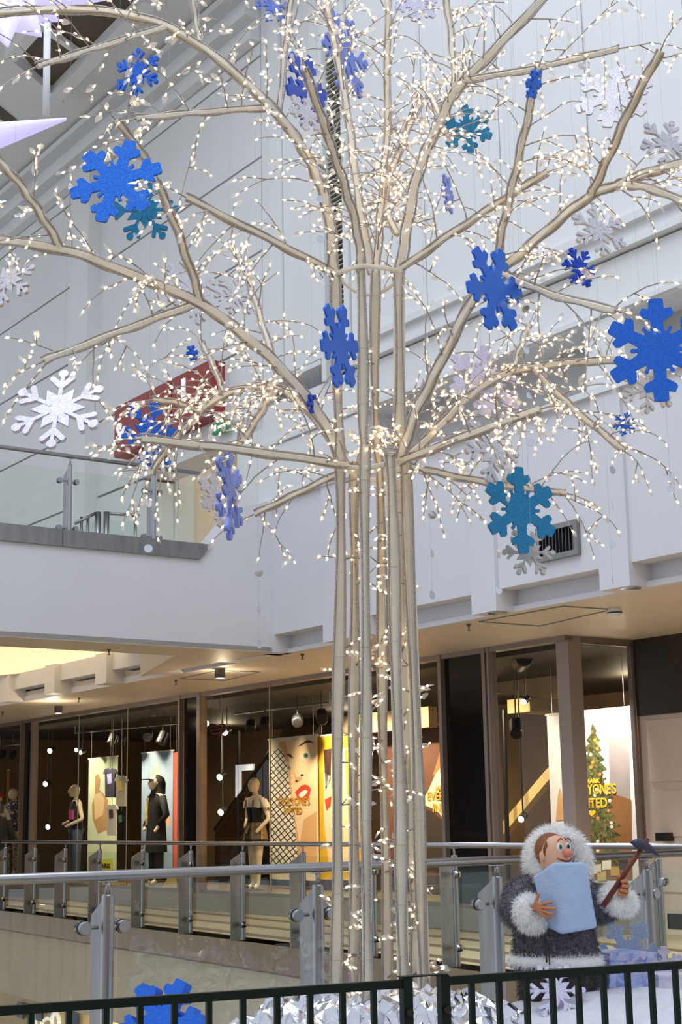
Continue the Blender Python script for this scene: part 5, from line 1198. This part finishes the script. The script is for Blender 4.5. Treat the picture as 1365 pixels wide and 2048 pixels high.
# parka: body and both sleeves as one skin
mb = MB()
mb.loft([ring(1113,1938,83,.155), ring(1112,1900,80,.15), ring(1108,1850,73,.14), ring(1106,1800,64,.125), ring(1107,1768,54,.11), ring(1110,1742,38,.085), ring(1111,1728,22,.06)])
mb.tube([fp(1066,1768,.01), fp(1040,1790,-.02), fp(1032,1820,-.07), fp(1046,1834,-.13), fp(1066,1828,-.17)], [.055,.072,.074,.064,.052], 16)
mb.tube([fp(1152,1768,.01), fp(1178,1795,-.01), fp(1194,1822,-.05), fp(1216,1814,-.10), fp(1238,1798,-.14)], [.055,.066,.064,.056,.048], 16)
parka = mb.build('parka', gfur, fig); remesh(parka, .011)
fur(parka, 17000, .030, .0011, gfur, .8, 2, .3)
# skirt below the hem
mb = MB(); mb.loft([ring(1115,2000,70,.125), ring(1115,1970,74,.135), ring(1114,1930,72,.13)]); sk = mb.build('skirt', dfur, fig, smooth=True); fur(sk, 3500, .03, .0012, dfur, .9, 3)
def trim(name, q, r, n, L, seed, close=True):
    if close: q = q+[q[0],q[1]]
    o = MB().tube(q, r, 10, cap=not close).build(name, wfur, fig, smooth=True); fur(o, n, L, .0011, wfur, .35, seed, .4); return o
trim('hem_trim', lerp_path(ring(1113,1920,81,.155), 36)[:-1], .024, 5000, .024, 4)
def cuff(c, ax, R, r, seed, n=3200):
    ax = Vector(ax).normalized(); a = ax.orthogonal().normalized(); b = ax.cross(a); return trim('cuff_trim', [c+(a*math.cos(t*.3927)+b*math.sin(t*.3927))*R for t in range(16)], r, n, .03, seed)
cuff(fp(1063,1827,-.17), fp(1085,1815,-.24)-fp(1046,1834,-.13), .043, .038, 5, 4200)
cuff(fp(1238,1800,-.14), fp(1243,1770,-.17)-fp(1225,1812,-.11), .042, .037, 6, 4200)
# hood: furry shell, dark lining, thick ruff round the face
hc = fp(1106,1722,.03)
hood = MB().ball(hc, (.128,.115,.150), 26, 16, (CRT, Vector((0,1,0)), Z)).build('hood', wfur, fig, smooth=True)
fa_ = Vector((.30,-.94,.12)).normalized(); fc = hc + fa_*.098 - Z*.012
fur(hood, 7000, .030, .0011, wfur, .25, 7, .4, keep=lambda p: (p-hc).normalized().dot(fa_) < .62)
a = fa_.cross(Z).normalized(); b = a.cross(fa_).normalized()
ruff = trim('hood_ruff', [fc + a*(math.cos(t*.2618)*.100) + b*(math.sin(t*.2618)*.110) for t in range(24)], .042, 8500, .034, 8)
MB().ball(fc-fa_*.004, (.078,.02,.096), 18, 10, (a, fa_, b)).build('hood_lining', mat('hood_lining', (40,34,32), .9), fig, smooth=True)
# head, turned to its left and a little up
fh = Vector((.60,-.78,.10)).normalized(); rh = fh.cross(Z).normalized(); uh = rh.cross(fh).normalized()
hd = fp(1109,1708,-.14)
R0 = .076
hm = MB(); rings = []
for i in range(15):
    t = i/14; zz = -1.18+2.18*t; w = math.sqrt(max(0, 1-(abs(zz)/(1.22 if zz < 0 else 1.02))**2.3)); rg = []
    for j in range(24):
        an = 2*math.pi*j/24; cf, sf_ = math.cos(an), math.sin(an); ff_ = 1.0
        q = cf*w*(1.02 if cf > 0 else .95)
        if cf > .2 and -.95 < zz < -.25: q += .10*cf*math.exp(-((zz+.62)/.25)**2)          # muzzle and chin
        if cf > .5 and .05 < zz < .4: q -= .05*math.exp(-((abs(sf_)-.36)/.16)**2)            # eye sockets
        rg.append(hd + fh*(q*R0) + rh*(sf_*w*R0*(.96 if zz > -.4 else .90)) + uh*(zz*R0*1.12))
    rings.append(rg)
head = hm.loft(rings).build('head', fskin, fig, smooth=True)
ewhite = mat('eye_white', (244,244,240), .15); ebl = mat('eye_iris', (40,120,120), .2); eblk = mat('eye_pupil', (12,12,14), .1); blush = mat('puppet_blush', (224,138,118), .5)
gaze = (fh*.8 + rh*.35 + uh*.25).normalized()
for sd in (-1, 1):
    ec = hd + fh*(R0*.86) + rh*(sd*R0*.33) + uh*(R0*.30)
    e = MB().ball(ec, (.0165,.013,.021), 16, 10, (rh, fh, uh)).build('eye', ewhite, head, smooth=True)
    ic = ec + (fh*.011 + rh*.006 + uh*.002); MB().ball(ic, (.0085,.005,.012), 12, 8, (rh, fh, uh)).build('iris', ebl, head, smooth=True)
    MB().ball(ic + fh*.003, (.0055,.004,.0085), 10, 8, (rh, fh, uh)).build('pupil', eblk, head, smooth=True)
    MB().tube([ec + rh*(x*.02) + uh*(.039-.012*x*x-.003*sd*x) + fh*(.010-.004*x*x) for x in (-1,-.5,0,.5,1)], [.0015,.003,.0036,.003,.0015], 8).build('eyebrow', mat('puppet_brow', (150,66,44), .7), head, smooth=True)
    MB().ball(hd + rh*(sd*R0*.95) - fh*.004 + uh*(-R0*.10), (.012,.016,.024), 12, 8, (rh, fh, uh)).build('ear', fskin, head, smooth=True)
MB().ball(hd + fh*(R0*1.14) + uh*(-R0*.05), (.0215,.026,.0195), 16, 12, (rh, fh, uh)).build('nose', blush, head, smooth=True)
mp_ = [hd + fh*(R0*(1.06-.26*x*x)) + rh*(x*R0*.62) + uh*(R0*(-.52+.22*x*x)) for x in (-1,-.7,-.35,0,.35,.7,1)]
MB().tube(mp_, [.0015,.003,.0035,.004,.0035,.003,.0015], 8).build('mouth', mat('puppet_mouth', (120,44,44), .5), head, smooth=True)
hairm = mat('puppet_hair', (136,84,44), .6, var=.35, scale=80)
MB().ball(hd - fh*.020 + uh*.016, (R0*.97,R0*.98,R0*1.08), 20, 14, (rh, fh, uh)).build('hair', hairm, head, smooth=True)
for k in range(16):
    sd = -1 if k % 4 else 1; st = hd + rh*(sd*R0*(.94-.01*k)) + uh*(R0*(.12+.035*k)) + fh*(R0*(.10+.012*k))
    MB().tube([st+uh*.02, st+rh*(sd*.003)+fh*.004, st-uh*.018+fh*.008], [.003,.0045,.001], 5).build('hair_lock', hairm, head, smooth=True)
# ---- hands
def hand(name, wrist, palm, fingers, thumb, pr, fr):
    vs = [wrist, palm]; ed = [(0,1)]; ra = [pr*.8, pr]
    org = ORG[fig.name]
    for ch in fingers+[thumb]:
        n = len(vs); vs += ch; ed.append((1, n)); ed += [(n+i, n+i+1) for i in range(len(ch)-1)]; ra += [fr*1.05]+[fr*(1-.06*i) for i in range(1, len(ch))]
    o = skin_body(name, vs, ed, ra, fhand, fig, 2); return o
# hand spread on the block
hand('hand', fp(1062,1822,-.19), fp(1076,1813,-.235),
     [[fp(1088,1808,-.262),fp(1098,1805,-.272),fp(1107,1804,-.274)], [fp(1091,1816,-.266),fp(1104,1817,-.282),fp(1113,1818,-.288)], [fp(1090,1823,-.264),fp(1101,1827,-.278),fp(1109,1829,-.284)], [fp(1086,1829,-.256),fp(1096,1834,-.268),fp(1104,1837,-.274)]],
     [fp(1073,1803,-.232),fp(1076,1794,-.234),fp(1079,1786,-.236)], .0165, .0082)
# hand closed round the pick handle
h0, h1 = fp(1206,1814,-.205), fp(1297,1677,-.235); hdv = (h1-h0).normalized()
g = h0.lerp(h1, .30)
hand('hand', fp(1240,1795,-.15), fp(1246,1779,-.185),
     [[fp(1254,1765,-.205),fp(1252,1762,-.235),fp(1243,1764,-.245)], [fp(1257,1774,-.205),fp(1255,1773,-.238),fp(1244,1772,-.248)], [fp(1256,1783,-.202),fp(1253,1782,-.236),fp(1240,1780,-.244)], [fp(1251,1790,-.196),fp(1247,1790,-.228),fp(1236,1788,-.236)]],
     [fp(1240,1766,-.196),fp(1236,1757,-.215),fp(1240,1750,-.236)], .0185, .0105)
# toggles down the front
MB().tube([fp(1091,1862,-.165), fp(1092,1890,-.172), fp(1094,1925,-.185)], .004, 6).build('lace', mat('leather_lace', (60,40,28), .7), fig); MB().tube([fp(1096,1880,-.17), fp(1099,1905,-.178), fp(1100,1930,-.19)], .003, 6).build('lace', MATS['leather_lace'], fig)
# ---- ice block carried on the arm
F_ = [fp(1122,1872,-.27), fp(1200,1858,-.23), fp(1176,1721,-.22), fp(1106,1722,-.26)]
bk = fp(1063,1752,-.13)-fp(1106,1722,-.26)
bk2 = fp(1086,1854,-.14)-fp(1122,1872,-.27)
ice = MB().hexa([F_[0], F_[1], F_[1]+bk2, F_[0]+bk2, F_[3], F_[2], F_[2]+bk, F_[3]+bk]).build('ice_block', mat('ice_foam', (176,200,238), .6, var=.05, scale=18, bump=.35, bscale=120))
tag(ice, 'pale blue block of imitation ice held by the fur-clad figure', 'ice block')
bevel(ice, .022, 4); ice.data.polygons.foreach_set('use_smooth', [True]*len(ice.data.polygons))
# ---- ice pick in the raised hand
pk = thing('ice_pick', 'toy pickaxe with a red-brown handle and dark head held up', 'pickaxe', h0)
MB().tube([h0, h0.lerp(h1,.5), h1], [.0125,.0118,.011], 10).build('handle', mat('pick_handle', (112,48,30), .45, var=.2, scale=30), pk, smooth=True)
p0, p1, p2 = fp(1261,1684,-.245), fp(1286,1693,-.245), fp(1320,1713,-.245)
MB().tube(lerp_path([p0, p0.lerp(p1,.45)+Z*.004, p1+Z*.006, p1.lerp(p2,.5)+Z*.010, p2], 14), [.002,.007,.012,.018,.022,.024,.024,.022,.020,.017,.014,.010,.006,.002], 10, flat=.7).build('pick_head', mat('pick_head', (62,62,84), .55, var=.15), pk, smooth=True)
